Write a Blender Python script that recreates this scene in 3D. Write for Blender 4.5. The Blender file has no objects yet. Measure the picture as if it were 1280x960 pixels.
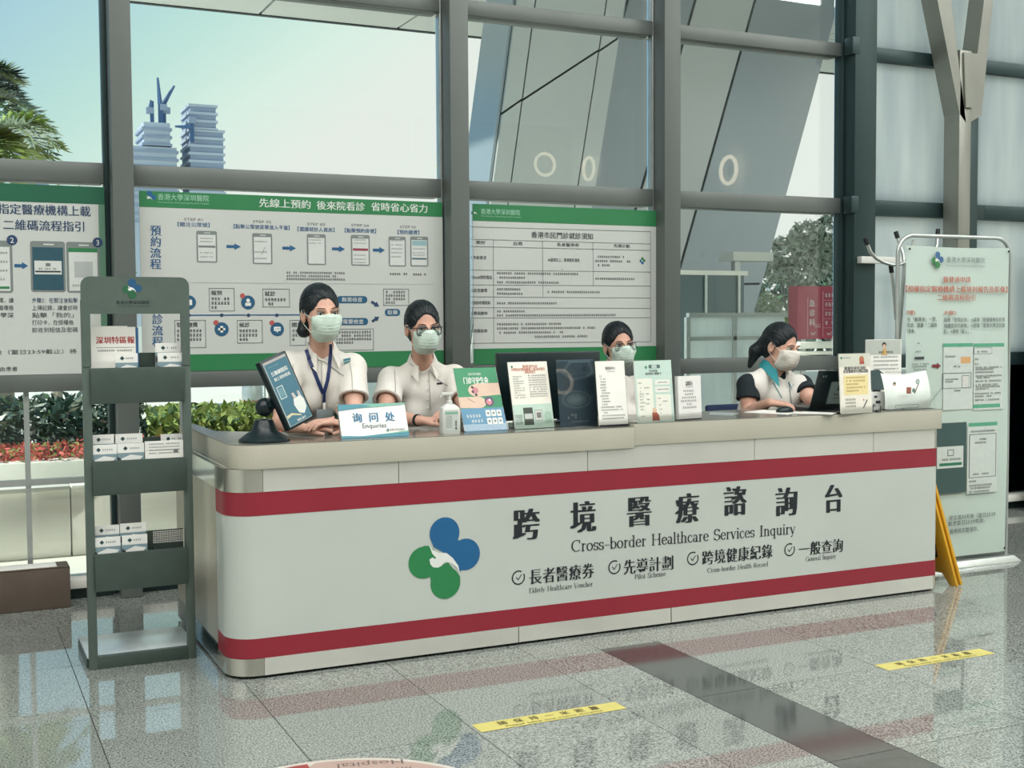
import bpy, bmesh, math, random
import numpy as np
from mathutils import Vector, Matrix
from mathutils.bvhtree import BVHTree
random.seed(7); rng = np.random.default_rng(7)
SC = bpy.context.scene
COL = SC.collection
# ------------------------------------------------------------------ camera
F = 1516.2752; YAW, PIT, ROL = [math.radians(a) for a in (25.06906, -2.88291, -0.36339)]; EYE = 1.35
_f = np.array([math.sin(YAW)*math.cos(PIT), math.cos(YAW)*math.cos(PIT), math.sin(PIT)])
_r = np.array([math.cos(YAW), -math.sin(YAW), 0.0]); _u = np.cross(_r, _f)
CR = math.cos(ROL)*_r + math.sin(ROL)*_u; CU = -math.sin(ROL)*_r + math.cos(ROL)*_u
cam = bpy.data.objects.new('camera', bpy.data.cameras.new('camera')); COL.objects.link(cam)
cam.data.sensor_width = 36; cam.data.lens = F/1280*36; cam.data.clip_end = 2000; cam.data.clip_start = .05
Mx = Matrix(((CR[0], CU[0], -_f[0]), (CR[1], CU[1], -_f[1]), (CR[2], CU[2], -_f[2]))).to_4x4()
Mx.translation = (0, 0, EYE); cam.matrix_world = Mx; SC.camera = cam
def at(x, y, Y):      # surveyed point on the vertical plane at depth Y
    d = (x-640)/F*CR-(y-480)/F*CU+_f; t = Y/d[1]; return np.array([0, 0, EYE])+d*t
def atz(x, y, z):     # surveyed point on the level z
    d = (x-640)/F*CR-(y-480)/F*CU+_f; return np.array([0, 0, EYE])+d*((z-EYE)/d[2])
def srgb(r, g, b):
    return tuple(((c/255+.055)/1.055)**2.4 if c/255 > .04045 else c/255/12.92 for c in (r, g, b))
# ------------------------------------------------------------------ sky, sun, exposure
W = bpy.data.worlds.new('sky'); SC.world = W; W.use_nodes = True
nt = W.node_tree; nt.nodes.clear()
out = nt.nodes.new('ShaderNodeOutputWorld'); bg = nt.nodes.new('ShaderNodeBackground')
tc = nt.nodes.new('ShaderNodeTexCoord'); sep = nt.nodes.new('ShaderNodeSeparateXYZ')
nt.links.new(tc.outputs['Generated'], sep.inputs[0])
def mathn(op, a, b=None, c=None):
    n = nt.nodes.new('ShaderNodeMath'); n.operation = op
    for i, v in enumerate((a, b, c)):
        if v is None: continue
        if isinstance(v, (int, float)): n.inputs[i].default_value = v
        else: nt.links.new(v, n.inputs[i])
    return n.outputs[0]
# factor: 0 = hazy white near the horizon and toward the sun, 1 = blue
e1 = mathn('MULTIPLY', sep.outputs['Z'], 2.1)
e2 = mathn('MULTIPLY', sep.outputs['X'], -1.55)
fac = mathn('ADD', mathn('ADD', e1, e2), 0.12)
ramp = nt.nodes.new('ShaderNodeValToRGB'); nt.links.new(fac, ramp.inputs[0])
cr = ramp.color_ramp
cr.elements[0].position = 0.0; cr.elements[0].color = (*srgb(238, 239, 234), 1)
cr.elements[1].position = 1.0; cr.elements[1].color = (*srgb(140, 182, 208), 1)
for p, c in ((.14, (226, 241, 232)), (.32, (196, 228, 222)), (.55, (172, 208, 224))):
    e = cr.elements.new(p); e.color = (*srgb(*c), 1)
nt.links.new(ramp.outputs[0], bg.inputs[0]); bg.inputs[1].default_value = 1.0
nt.links.new(bg.outputs[0], out.inputs[0])
sun = bpy.data.objects.new('sun', bpy.data.lights.new('sun', 'SUN')); COL.objects.link(sun)
sun.data.energy = 4.6; sun.data.angle = math.radians(1.5); sun.data.color = (1, .97, .9)
sun.rotation_euler = Vector((.80, .02, -.80)).to_track_quat('-Z', 'Y').to_euler()
def area(name, loc, sx, sy, en, rot=(0, 0, 0), col=(1, 1, .97)):
    l = bpy.data.lights.new(name, 'AREA'); l.shape = 'RECTANGLE'; l.size = sx; l.size_y = sy; l.energy = en; l.color = col
    o = bpy.data.objects.new(name, l); o.location = loc; o.rotation_euler = rot; COL.objects.link(o); return o
CEIL = 6.2
FILL_SPOTS = [(x, y) for y in (-1.2, 2.6) for x in (-4.5, -.5, 3.5, 7.5, 11)]
for x, y in FILL_SPOTS: area('hall_fill_light', (x, y, CEIL-.12), 3.2, 1.6, 175 if y < 0 else 110)  # unseen area lights added under the ceiling to fill the hall
SC.view_settings.view_transform = 'Standard'; SC.view_settings.look = 'None'
SC.view_settings.exposure = 0.16; SC.view_settings.gamma = 1.0; SC.view_settings.use_curve_mapping = False
SC.cycles.max_bounces = 8; SC.cycles.transparent_max_bounces = 16; SC.cycles.caustics_reflective = False
SC.cycles.sample_clamp_indirect = 6
# ------------------------------------------------------------------ materials
def mat(name, col, rough=.5, metal=0, var=.06, scale=12, bump=0, bscale=60, spec=.5, coat=0, emit=0, stretch=None, alpha=1, trans=0, sheen=0):
    m = bpy.data.materials.new(name); m.use_nodes = True; t = m.node_tree; b = t.nodes['Principled BSDF']
    c = srgb(*col)
    co = t.nodes.new('ShaderNodeTexCoord'); mp = t.nodes.new('ShaderNodeMapping'); t.links.new(co.outputs['Object'], mp.inputs[0])
    if stretch: mp.inputs['Scale'].default_value = stretch
    if var:
        nz = t.nodes.new('ShaderNodeTexNoise'); nz.inputs['Scale'].default_value = scale; nz.inputs['Detail'].default_value = 4
        t.links.new(mp.outputs[0], nz.inputs['Vector'])
        r = t.nodes.new('ShaderNodeValToRGB'); t.links.new(nz.outputs[0], r.inputs[0])
        r.color_ramp.elements[0].position = .3; r.color_ramp.elements[1].position = .7
        r.color_ramp.elements[0].color = (*[x*(1-var) for x in c], 1); r.color_ramp.elements[1].color = (*[min(1, x*(1+var)) for x in c], 1)
        t.links.new(r.outputs[0], b.inputs['Base Color'])
    else: b.inputs['Base Color'].default_value = (*c, 1)
    if bump:
        n2 = t.nodes.new('ShaderNodeTexNoise'); n2.inputs['Scale'].default_value = bscale; n2.inputs['Detail'].default_value = 3
        t.links.new(mp.outputs[0], n2.inputs['Vector'])
        bp = t.nodes.new('ShaderNodeBump'); bp.inputs['Strength'].default_value = bump; bp.inputs['Distance'].default_value = .004
        t.links.new(n2.outputs[0], bp.inputs['Height']); t.links.new(bp.outputs[0], b.inputs['Normal'])
    b.inputs['Roughness'].default_value = rough; b.inputs['Metallic'].default_value = metal
    b.inputs['Specular IOR Level'].default_value = spec; b.inputs['Coat Weight'].default_value = coat
    b.inputs['Alpha'].default_value = alpha; b.inputs['Transmission Weight'].default_value = trans
    if sheen: b.inputs['Sheen Weight'].default_value = sheen
    if emit: b.inputs['Emission Color'].default_value = (*c, 1); b.inputs['Emission Strength'].default_value = emit
    return m
INKS = {}
def ink(r, g, b):
    k = (r, g, b)
    if k not in INKS: INKS[k] = mat('ink_%d_%d_%d' % k, k, .55, var=.03, scale=30)
    return INKS[k]
def glass_mat(name, tint, ior=1.4, gloss=1.0):
    m = bpy.data.materials.new(name); m.use_nodes = True; t = m.node_tree; t.nodes.clear()
    o = t.nodes.new('ShaderNodeOutputMaterial'); tr = t.nodes.new('ShaderNodeBsdfTransparent'); gl = t.nodes.new('ShaderNodeBsdfGlossy')
    fr = t.nodes.new('ShaderNodeFresnel'); mx = t.nodes.new('ShaderNodeMixShader')
    tr.inputs[0].default_value = (*tint, 1); gl.inputs['Roughness'].default_value = .01; gl.inputs[0].default_value = (gloss, gloss, gloss, 1)
    fr.inputs[0].default_value = ior
    t.links.new(fr.outputs[0], mx.inputs[0]); t.links.new(tr.outputs[0], mx.inputs[1]); t.links.new(gl.outputs[0], mx.inputs[2]); t.links.new(mx.outputs[0], o.inputs[0])
    return m
def frost_mat(name, col, amt_tr=.12, amt_trans=.6):
    m = bpy.data.materials.new(name); m.use_nodes = True; t = m.node_tree; t.nodes.clear()
    o = t.nodes.new('ShaderNodeOutputMaterial'); tr = t.nodes.new('ShaderNodeBsdfTransparent'); tl = t.nodes.new('ShaderNodeBsdfTranslucent')
    df = t.nodes.new('ShaderNodeBsdfDiffuse'); a = t.nodes.new('ShaderNodeMixShader'); b = t.nodes.new('ShaderNodeMixShader')
    c = (*srgb(*col), 1); co = t.nodes.new('ShaderNodeTexCoord'); mp = t.nodes.new('ShaderNodeMapping'); mp.inputs['Scale'].default_value = (3.2, 1, .5)
    nz = t.nodes.new('ShaderNodeTexNoise'); nz.inputs['Scale'].default_value = 1.6; nz.inputs['Detail'].default_value = 3
    t.links.new(co.outputs['Object'], mp.inputs[0]); t.links.new(mp.outputs[0], nz.inputs['Vector'])
    r = t.nodes.new('ShaderNodeValToRGB'); t.links.new(nz.outputs[0], r.inputs[0]); r.color_ramp.elements[0].position = .35; r.color_ramp.elements[1].position = .62
    r.color_ramp.elements[0].color = (c[0]*.82, c[1]*.84, c[2]*.87, 1); r.color_ramp.elements[1].color = c
    for s in (tl, df): t.links.new(r.outputs[0], s.inputs[0])
    a.inputs[0].default_value = 1-amt_trans; t.links.new(tl.outputs[0], a.inputs[1]); t.links.new(df.outputs[0], a.inputs[2])
    b.inputs[0].default_value = amt_tr; t.links.new(a.outputs[0], b.inputs[1]); t.links.new(tr.outputs[0], b.inputs[2]); t.links.new(b.outputs[0], o.inputs[0])
    return m
def granite(name, a, b_, rough=.03, spot=.5):
    m = bpy.data.materials.new(name); m.use_nodes = True; t = m.node_tree; b = t.nodes['Principled BSDF']
    co = t.nodes.new('ShaderNodeTexCoord'); n1 = t.nodes.new('ShaderNodeTexNoise'); n1.inputs['Scale'].default_value = 150; n1.inputs['Detail'].default_value = 3; n1.inputs['Roughness'].default_value = .7
    n2 = t.nodes.new('ShaderNodeTexNoise'); n2.inputs['Scale'].default_value = 2.2
    oi = t.nodes.new('ShaderNodeObjectInfo')
    ad = t.nodes.new('ShaderNodeVectorMath'); ad.operation = 'ADD'; geo = t.nodes.new('ShaderNodeNewGeometry')
    t.links.new(geo.outputs['Position'], ad.inputs[0]); t.links.new(oi.outputs['Random'], ad.inputs[1])
    t.links.new(ad.outputs[0], n1.inputs['Vector']); t.links.new(geo.outputs['Position'], n2.inputs['Vector'])
    r = t.nodes.new('ShaderNodeValToRGB'); t.links.new(n1.outputs[0], r.inputs[0]); e = r.color_ramp.elements
    e[0].position = .40; e[0].color = (*srgb(*b_), 1); e[1].position = .60; e[1].color = (*srgb(*a), 1)
    mx = t.nodes.new('ShaderNodeMix'); mx.data_type = 'RGBA'; mx.blend_type = 'MULTIPLY'; mx.inputs['Factor'].default_value = .5
    r2 = t.nodes.new('ShaderNodeValToRGB'); r2.color_ramp.elements[0].color = (.75, .76, .76, 1); r2.color_ramp.elements[1].color = (1, 1, 1, 1)
    t.links.new(n2.outputs[0], r2.inputs[0]); t.links.new(r.outputs[0], mx.inputs[6]); t.links.new(r2.outputs[0], mx.inputs[7]); t.links.new(mx.outputs[2], b.inputs['Base Color'])
    b.inputs['Roughness'].default_value = rough; b.inputs['IOR'].default_value = 2.25; b.inputs['Specular IOR Level'].default_value = .5
    return m
M = dict(
 granite=granite('polished_grey_granite', (176, 182, 176), (94, 100, 95)), granite2=granite('polished_grey_granite_b', (171, 177, 171), (90, 96, 91)),
 dark_granite=granite('dark_granite', (92, 98, 96), (44, 48, 48), .1), grout=mat('grout', (58, 62, 58), .8),
 frame=mat('mullion_metal', (104, 110, 107), .42, .25, .08, 3, stretch=(1, 1, .3)), frame_dark=mat('dark_mullion', (46, 66, 66), .4, .3, .1, 3),
 steelcol=mat('steel_column', (140, 142, 134), .35, .5, .06, 5), alu=mat('pale_aluminium', (190, 196, 192), .3, .6), chrome=mat('chrome', (205, 208, 204), .12, 1, .03),
 brushed=mat('brushed_steel', (216, 214, 204), .2, .9, .04, 6), steel_beige=mat('brushed_champagne_panel', (196, 190, 174), .32, .5, .04, 8, stretch=(8, 8, .2)),
 band=mat('dull_steel_band', (228, 228, 220), .26, .55, .06, 2.5), worktop=mat('cream_worktop_edge', (190, 187, 172), .42, 0, .04, 4), topstone=mat('grey_worktop_surface', (122, 122, 114), .16, 0, .06, 30),
 red=mat('crimson_vinyl', (140, 34, 50), .42, 0, .04, 5), whitep=mat('white_laminate', (188, 194, 188), .22, 0, .03, 3), black=mat('black_plastic', (14, 32, 36), .35, 0, .1),
 black_soft=mat('black_rubber', (16, 24, 28), .7), ceil=mat('ceiling_white', (205, 207, 202), .8), wallp=mat('wall_cream', (214, 214, 206), .7), wood=mat('walnut_veneer', (150, 118, 88), .5, 0, .2, 6, stretch=(1, 1, 6)),
 glass=glass_mat('clear_glass', (.93, .965, .95), 1.42), acr=glass_mat('acrylic', (.985, .99, .985), 1.25), frost=frost_mat('frosted_glass', (236, 242, 240), .08, .8), film=frost_mat('frosted_film', (250, 250, 246), .14, .85),
 stand=mat('grey_green_powder_coat', (88, 102, 95), .42, .2, .05, 20, .15, 300), pocket=mat('dark_green_grey_steel', (74, 88, 82), .36, .3, .06, 20), plate=mat('satin_steel_plate', (228, 232, 232), .3, .55),
 paper=mat('paper', (238, 237, 230), .6, 0, .03, 9), posterbg=mat('poster_vinyl', (196, 200, 195), .45, 0, .02, 2), cardboard=mat('brown_cardboard', (92, 80, 70), .75, 0, .12, 8, .2),
 green=mat('poster_green', (44, 122, 74), .45, 0, .04, 3), green_dk=mat('poster_green_dark', (22, 92, 66), .45, 0, .05, 3), mint=mat('mint_vinyl', (186, 202, 193), .45, 0, .03, 2),
 yellow=mat('yellow_plastic', (214, 160, 40), .38, 0, .05, 10), tape=mat('yellow_tape', (206, 196, 112), .4, 0, .05, 20),
 skin=mat('skin', (212, 168, 148), .48, 0, .04, 25, .06, 150), skin2=mat('skin_b', (204, 160, 140), .48, 0, .04, 25, .06, 150), hair=mat('dark_hair', (18, 28, 33), .46, 0, .45, 90, .9, 190, stretch=(1, .12, .3), spec=.4),
 shirt=mat('white_cotton', (228, 225, 217), .8, 0, .03, 14, .25, 220, sheen=.2), mask=mat('pale_green_mask', (204, 222, 210), .85, 0, .03, 30, .2, 200), maskw=mat('white_mask', (222, 218, 208), .85, 0, .03, 30, .2, 200),
 eye=mat('eye_white', (205, 205, 200), .2, var=.02), iris=mat('dark_iris', (22, 20, 20), .15), navy=mat('navy_cloth', (28, 44, 78), .8), lany=mat('blue_lanyard', (26, 46, 96), .5), teal=mat('teal_collar', (38, 134, 142), .75, 0, .05, 30, .2, 200),
 blackcl=mat('black_knit', (16, 30, 36), .85, 0, .1, 30, .2, 200), lens=glass_mat('spectacle_lens', (.97, .98, .98), 1.35),
 leaf=mat('leaf_green', (84, 112, 78), .5, 0, .4, 3), leaf_y=mat('leaf_yellow_green', (150, 168, 92), .5, 0, .3, 3), leaf_g=mat('leaf_sunlit_pale', (192, 202, 184), .5, 0, .35, 2), leaf_d=mat('leaf_dark_green', (46, 74, 64), .55, 0, .4, 3), flower=mat('red_flowers', (196, 92, 80), .6, 0, .3, 8), bark=mat('bark', (142, 136, 122), .8, 0, .3, 8),  # palest leaf tone has sunlight put into its colour
 paving=mat('pale_paving', (226, 224, 214), .75, 0, .05, .4), stone=mat('white_stone', (240, 238, 228), .6, 0, .04, 2), conc=mat('tower_concrete_haze', (186, 194, 206), .8, 0, .08, .08), conc_d=mat('tower_concrete_dark_haze', (150, 162, 182), .8, 0, .1, .08), crane=mat('crane_blue', (64, 98, 138), .6),  # tower tones paled and blued, distance haze put into the colour
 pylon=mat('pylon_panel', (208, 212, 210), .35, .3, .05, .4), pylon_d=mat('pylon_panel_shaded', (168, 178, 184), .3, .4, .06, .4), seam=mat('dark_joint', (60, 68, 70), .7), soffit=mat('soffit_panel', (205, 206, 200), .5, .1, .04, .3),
 tealglass=mat('dark_teal_glass', (88, 106, 108), .15, .3, .15, .5), whitepl=mat('white_plastic', (214, 216, 210), .35, 0, .02), signred=mat('sign_crimson', (176, 62, 84), .5, 0, .06, 2), signblue=mat('sign_blue', (110, 150, 196), .5), bluedoor=mat('dark_blue_glass', (18, 46, 70), .15, .2, .5, 1.2),
)
# ------------------------------------------------------------------ mesh helpers
def tagp(o, label=None, cat=None, group=None, kind=None):
    if label: o['label'] = label
    if cat: o['category'] = cat
    if group: o['group'] = group
    if kind: o['kind'] = kind
    return o
def link(name, me, parent=None):
    o = bpy.data.objects.new(name, me); COL.objects.link(o)
    if parent is not None: o.parent = parent; o.matrix_parent_inverse = parent.matrix_world.inverted()
    return o
def thing(name, label, cat, loc=(0, 0, 0), group=None, kind=None):
    o = bpy.data.objects.new(name, None); COL.objects.link(o); o.location = loc; o.empty_display_size = .1
    o.matrix_world = Matrix.Translation(loc); return tagp(o, label, cat, group, kind)
class MB:
    def __init__(s): s.v = []; s.f = []; s.m = []; s.mats = []; s.sm = False
    def mi(s, m):
        if m not in s.mats: s.mats.append(m)
        return s.mats.index(m)
    def add(s, vs, fs, m=None):
        b = len(s.v); s.v += [tuple(map(float, v)) for v in vs]; s.f += [[b+i for i in f] for f in fs]; s.m += [s.mi(m)]*len(fs); return s
    def box(s, a, b, m=None):
        (x0, y0, z0), (x1, y1, z1) = [min(p, q) for p, q in zip(a, b)], [max(p, q) for p, q in zip(a, b)]
        return s.add([(x0, y0, z0), (x1, y0, z0), (x1, y1, z0), (x0, y1, z0), (x0, y0, z1), (x1, y0, z1), (x1, y1, z1), (x0, y1, z1)],
                     [(0, 3, 2, 1), (4, 5, 6, 7), (0, 1, 5, 4), (1, 2, 6, 5), (2, 3, 7, 6), (3, 0, 4, 7)], m)
    def obox(s, o, ex, ey, ez, m=None):   # box from corner o along three edge vectors
        o, ex, ey, ez = map(np.array, (o, ex, ey, ez))
        P = [o, o+ex, o+ex+ey, o+ey, o+ez, o+ex+ez, o+ex+ey+ez, o+ey+ez]
        fs = [(0, 3, 2, 1), (4, 5, 6, 7), (0, 1, 5, 4), (1, 2, 6, 5), (2, 3, 7, 6), (3, 0, 4, 7)]
        if np.dot(np.cross(ex, ey), ez) < 0: fs = [f[::-1] for f in fs]
        return s.add(P, fs, m)
    def prism(s, pts, d, m=None):         # polygon (3d pts) extruded by d
        n = len(pts); P = [np.array(p, float) for p in pts]; d = np.array(d, float)
        return s.add(P+[p+d for p in P], [list(range(n))[::-1], list(range(n, 2*n))]+[(i, (i+1) % n, n+(i+1) % n, n+i) for i in range(n)], m)
    def tube(s, pts, r, m=None, n=8, closed=False, caps=True):
        P = [np.array(p, float) for p in pts]; k = len(P); R = r if hasattr(r, '__len__') else [r]*k
        vs = []; up = None
        for i in range(k):
            t = (P[(i+1) % k]-P[i-1]) if closed else (P[min(i+1, k-1)]-P[max(i-1, 0)])
            t = t/(np.linalg.norm(t)+1e-12)
            if up is None: up = np.cross(t, (0, 0, 1) if abs(t[2]) < .9 else (1, 0, 0))
            up = up-t*np.dot(up, t); up /= np.linalg.norm(up)+1e-12; w = np.cross(t, up)
            for j in range(n):
                a = 2*math.pi*j/n; vs.append(P[i]+R[i]*(math.cos(a)*up+math.sin(a)*w))
        fs = []
        for i in range(k if closed else k-1):
            i2 = (i+1) % k
            for j in range(n): j2 = (j+1) % n; fs.append((i*n+j, i*n+j2, i2*n+j2, i2*n+j))
        if not closed and caps: fs += [list(range(n))[::-1], list(range((k-1)*n, k*n))]
        return s.add(vs, fs, m)
    def lathe(s, prof, c, m=None, n=24, ax=(0, 0, 1)):
        ax = np.array(ax, float); ax /= np.linalg.norm(ax); a = np.cross(ax, (1, 0, 0) if abs(ax[0]) < .9 else (0, 1, 0)); a /= np.linalg.norm(a); b = np.cross(ax, a); c = np.array(c, float)
        vs = [c+ax*z+r*(math.cos(2*math.pi*j/n)*a+math.sin(2*math.pi*j/n)*b) for r, z in prof for j in range(n)]
        fs = [(i*n+j, i*n+(j+1) % n, (i+1)*n+(j+1) % n, (i+1)*n+j) for i in range(len(prof)-1) for j in range(n)]
        fs += [list(range(n))[::-1], list(range((len(prof)-1)*n, len(prof)*n))]
        return s.add(vs, fs, m)
    def quad(s, a, b, c, d, m=None): return s.add([a, b, c, d], [(0, 1, 2, 3)], m)
    def mesh(s, name, smooth=False):
        me = bpy.data.meshes.new(name); me.from_pydata(s.v, [], s.f)
        for m in s.mats:
            if m: me.materials.append(m)
        if len(s.mats) > 1: me.polygons.foreach_set('material_index', s.m)
        if smooth: me.polygons.foreach_set('use_smooth', [True]*len(me.polygons))
        me.update(); return me
    def build(s, name, parent=None, smooth=False, bevel=0, seg=2, fix=False):
        me = s.mesh(name, smooth)
        if bevel or fix:
            bm = bmesh.new(); bm.from_mesh(me); bmesh.ops.recalc_face_normals(bm, faces=bm.faces)
            if bevel: bmesh.ops.bevel(bm, geom=list(bm.edges), offset=bevel, segments=seg, profile=.5, affect='EDGES', clamp_overlap=True)
            bm.to_mesh(me); bm.free()
        o = link(name, me, parent)
        if smooth or bevel:
            try: me.set_sharp_from_angle(angle=math.radians(40)); me.polygons.foreach_set('use_smooth', [True]*len(me.polygons))
            except Exception: pass
        return o
def box(name, a, b, m, parent=None, bevel=0): return MB().box(a, b, m).build(name, parent, bevel=bevel)
def rrect(u0, v0, u1, v1, r, n=5):
    P = []
    for cx, cy, a0 in ((u1-r, v1-r, 0), (u0+r, v1-r, 90), (u0+r, v0+r, 180), (u1-r, v0+r, 270)):
        for i in range(n+1): a = math.radians(a0+90*i/n); P.append((cx+r*math.cos(a), cy+r*math.sin(a)))
    return P
GL = {}
def glyphs(s, off=0):
    k = (s, off)
    if k not in GL:
        cu = bpy.data.curves.new('t', 'FONT'); cu.body = s; cu.size = 1; cu.resolution_u = 2; cu.offset = off
        ob = bpy.data.objects.new('t', cu); me = bpy.data.meshes.new_from_object(ob)
        GL[k] = ([tuple(v.co)[:2] for v in me.vertices], [list(p.vertices) for p in me.polygons])
        bpy.data.objects.remove(ob); bpy.data.curves.remove(cu); bpy.data.meshes.remove(me)
    return GL[k]
# flat print on a plane: every mark is thin geometry a hair above its sheet
class Sheet:
    def __init__(s, O, ux, uy, step=.0004):
        s.O = np.array(O, float); s.ux = np.array(ux, float); s.ux /= np.linalg.norm(s.ux); s.uy = np.array(uy, float); s.uy /= np.linalg.norm(s.uy)
        s.n = np.cross(s.ux, s.uy); s.mb = MB(); s.step = step
    def P(s, u, v, l=1): return s.O+s.ux*u+s.uy*v+s.n*(s.step*l)
    def poly(s, pts, m, l=1): s.mb.add([s.P(u, v, l) for u, v in pts], [list(range(len(pts)))], m); return s
    def rect(s, u0, v0, u1, v1, m, l=1): return s.poly([(u0, v0), (u1, v0), (u1, v1), (u0, v1)], m, l)
    def rr(s, u0, v0, u1, v1, r, m, l=1): return s.poly(rrect(u0, v0, u1, v1, r), m, l)
    def circ(s, u, v, r, m, l=1, n=20): return s.poly([(u+r*math.cos(6.2832*i/n), v+r*math.sin(6.2832*i/n)) for i in range(n)], m, l)
    def frame(s, u0, v0, u1, v1, w, m, l=1): s.rect(u0, v0, u1, v0+w, m, l).rect(u0, v1-w, u1, v1, m, l).rect(u0, v0, u0+w, v1, m, l).rect(u1-w, v0, u1, v1, m, l); return s
    def line(s, u0, v0, u1, v1, w, m, l=1):
        d = np.array([u1-u0, v1-v0]); d /= np.linalg.norm(d); q = np.array([-d[1], d[0]])*w/2
        return s.poly([(u0-q[0], v0-q[1]), (u1-q[0], v1-q[1]), (u1+q[0], v1+q[1]), (u0+q[0], v0+q[1])], m, l)
    def text(s, t, u, v, h, m, al='c', w=None, off=0, l=2, rot=0, fat=0):
        if off > 0: fat, off = h*off*.9, 0
        vs, fs = glyphs(t, off)
        if not vs: return s
        x0 = min(p[0] for p in vs); x1 = max(p[0] for p in vs)
        sy = h/.93; sx = sy if w is None else w/(x1-x0)
        cx = {'c': (x0+x1)/2, 'l': x0, 'r': x1}[al]; c, sn = math.cos(rot), math.sin(rot)
        for d in ([0] if not fat else [-fat, -fat/2, 0, fat/2, fat]):
            P = []
            for x, y in vs:
                a = (x-cx)*sx+d; b = (y-.38)*sy; P.append(s.P(u+a*c-b*sn, v+a*sn+b*c, l+.05*d/(fat or 1)))
            s.mb.add(P, fs, m)
        return s
    def vtext(s, t, u, v, h, pitch, m, off=0, l=2):
        for i, ch in enumerate(t): s.text(ch, u, v-i*pitch, h, m, off=off, l=l)
        return s
    def fuzz(s, u0, v, w, h, m, l=2, gap=.15, spc=.06):  # rows of print too small to be read
        u = u0
        while u+h*.8 <= u0+w+1e-6:
            if rng.random() > spc:
                for k in range(3):
                    a = v-h/2+h*(.1+.32*k); s.rect(u+rng.random()*.15*h, a, u+h*(.68+rng.random()*.14), a+h*.13, m, l)
                b = u+h*(.2+.4*rng.random()); s.rect(b, v-h/2, b+h*.13, v+h/2, m, l)
            u += h*(1-gap+.15)
        return s
    def px(s, x, y):
        d = (x-640)/F*CR-(y-480)/F*CU+_f; o = np.array([0, 0, EYE]); t = np.dot(s.O-o, s.n)/np.dot(d, s.n); q = o+d*t-s.O
        return np.dot(q, s.ux), np.dot(q, s.uy)
    def tpx(s, t, x0, x1, y, hpx, m, off=0, l=2, fuzz=False, al=None):
        u0, v0 = s.px(x0, y); u1, v1 = s.px(x1, y); um, vm = s.px((x0+x1)/2, y); _, va = s.px((x0+x1)/2, y-hpx/2); _, vb = s.px((x0+x1)/2, y+hpx/2)
        if fuzz: return s.fuzz(u0, vm, u1-u0, va-vb, m, l)
        return s.text(t, (u0+u1)/2, vm, va-vb, m, w=u1-u0, off=off, l=l)
    def rpx(s, x0, y0, x1, y1, m, l=1):
        u0, v0 = s.px((x0+x1)/2, y1); _, v1 = s.px((x0+x1)/2, y0); a, _ = s.px(x0, (y0+y1)/2); b, _ = s.px(x1, (y0+y1)/2); return s.rect(a, v0, b, v1, m, l)
    def build(s, name, parent): return s.mb.build(name, parent)
BLUE = ink(24, 92, 140); GRN = ink(38, 124, 72); WHT = ink(222, 225, 220); BLK = ink(24, 30, 36); GRY = ink(110, 118, 120); NAVY = ink(30, 66, 112)
def logo(S, u, v, w, l=2, mb=None, g=None, wh=None):
    mb = mb or BLUE; g = g or GRN; wh = wh or WHT
    q = lambda x, y: (u+(x-305)/352*w, v-(y-430)/352*w)
    r = .212*w
    for (x, y), m in (((305, 312), mb), ((408, 420), mb), ((200, 440), g), ((307, 545), g)): S.circ(*q(x, y), r, m, l, 28)
    S.poly([q(*p) for p in ((233, 330), (250, 372), (305, 405), (340, 430), (380, 500), (408, 470), (408, 420), (372, 345), (340, 312))], mb, l+.3)
    S.poly([q(*p) for p in ((200, 362), (228, 365), (232, 420), (262, 465), (320, 450), (380, 520), (380, 548), (307, 545), (235, 545), (232, 510), (200, 500))], g, l+.3)
    S.poly([q(*p) for p in ((228, 362), (245, 385), (275, 402), (312, 404), (345, 432), (372, 470), (381, 512), (366, 480), (340, 456), (312, 448), (296, 452), (290, 462), (270, 470), (246, 466), (232, 450), (228, 428), (244, 420), (255, 428), (262, 424), (242, 402))], wh, l+.6)
# ------------------------------------------------------------------ room shell
YW = 6.338; XL, XR, YR = -7.0, 13.0, -12.0
def struct(o, label, cat): return tagp(o, label, cat, kind='structure')
# floor: mortar bed, granite tiles as pieces, far tiles joined
fl = thing('floor', 'polished speckled grey granite floor with thin dark joints', 'floor', (0, 0, 0)); fl['kind'] = 'structure'
box('mortar_bed', (XL, YR, -.2), (XR, YW-.02, -.004), M['grout'], fl)
xs = [-.71+.5675*i for i in range(-11, 24) if -.71+.5675*i < 2.4]   # joints left of the dark strip
xs = [.425-.5675*k for k in range(13, 0, -1)]+[.425, .9925, 1.56, 2.1275, 2.42, 2.70]+[2.70+.5675*k for k in range(1, 19)]
ys = [4.335+.718*k for k in range(-22, 3)]
TG = .0016; tile_me = {}
far = MB(); fard = MB()
for i in range(len(xs)-1):
    for j in range(len(ys)-1):
        x0, x1, y0, y1 = xs[i], xs[i+1], ys[j], min(ys[j+1], YW-.03)
        if y1 <= y0: continue
        dark = abs(x0-2.42) < .01 and y0 < 4.3
        near = -1.4 < x0 < 8 and y0 > 1.3
        if not near: (fard if dark else far).box((x0+TG, y0+TG, -.004), (x1-TG, y1-TG, 0), M['dark_granite'] if dark else M['granite']); continue
        g = 'dark_granite' if dark else ('granite', 'granite2')[(i*3+j*5) % 7 < 3]
        k = (round(x1-x0, 3), round(y1-y0, 3), g)
        if k not in tile_me: tile_me[k] = MB().box((TG, TG, -.012), (x1-x0-TG, y1-y0-TG, 0), M[g]).mesh('floor_tile')
        o = link('floor_tile', tile_me[k]); o.location = (x0, y0, 0); o.parent = fl
        if dark: o['label'] = 'dark charcoal granite strip tile'
box('edge_filler', (XL, ys[-1], -.012) if ys[-1] < YW-.03 else (XL, YW-.035, -.012), (XR, YW-.02, -.001), M['granite'], fl)
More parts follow.
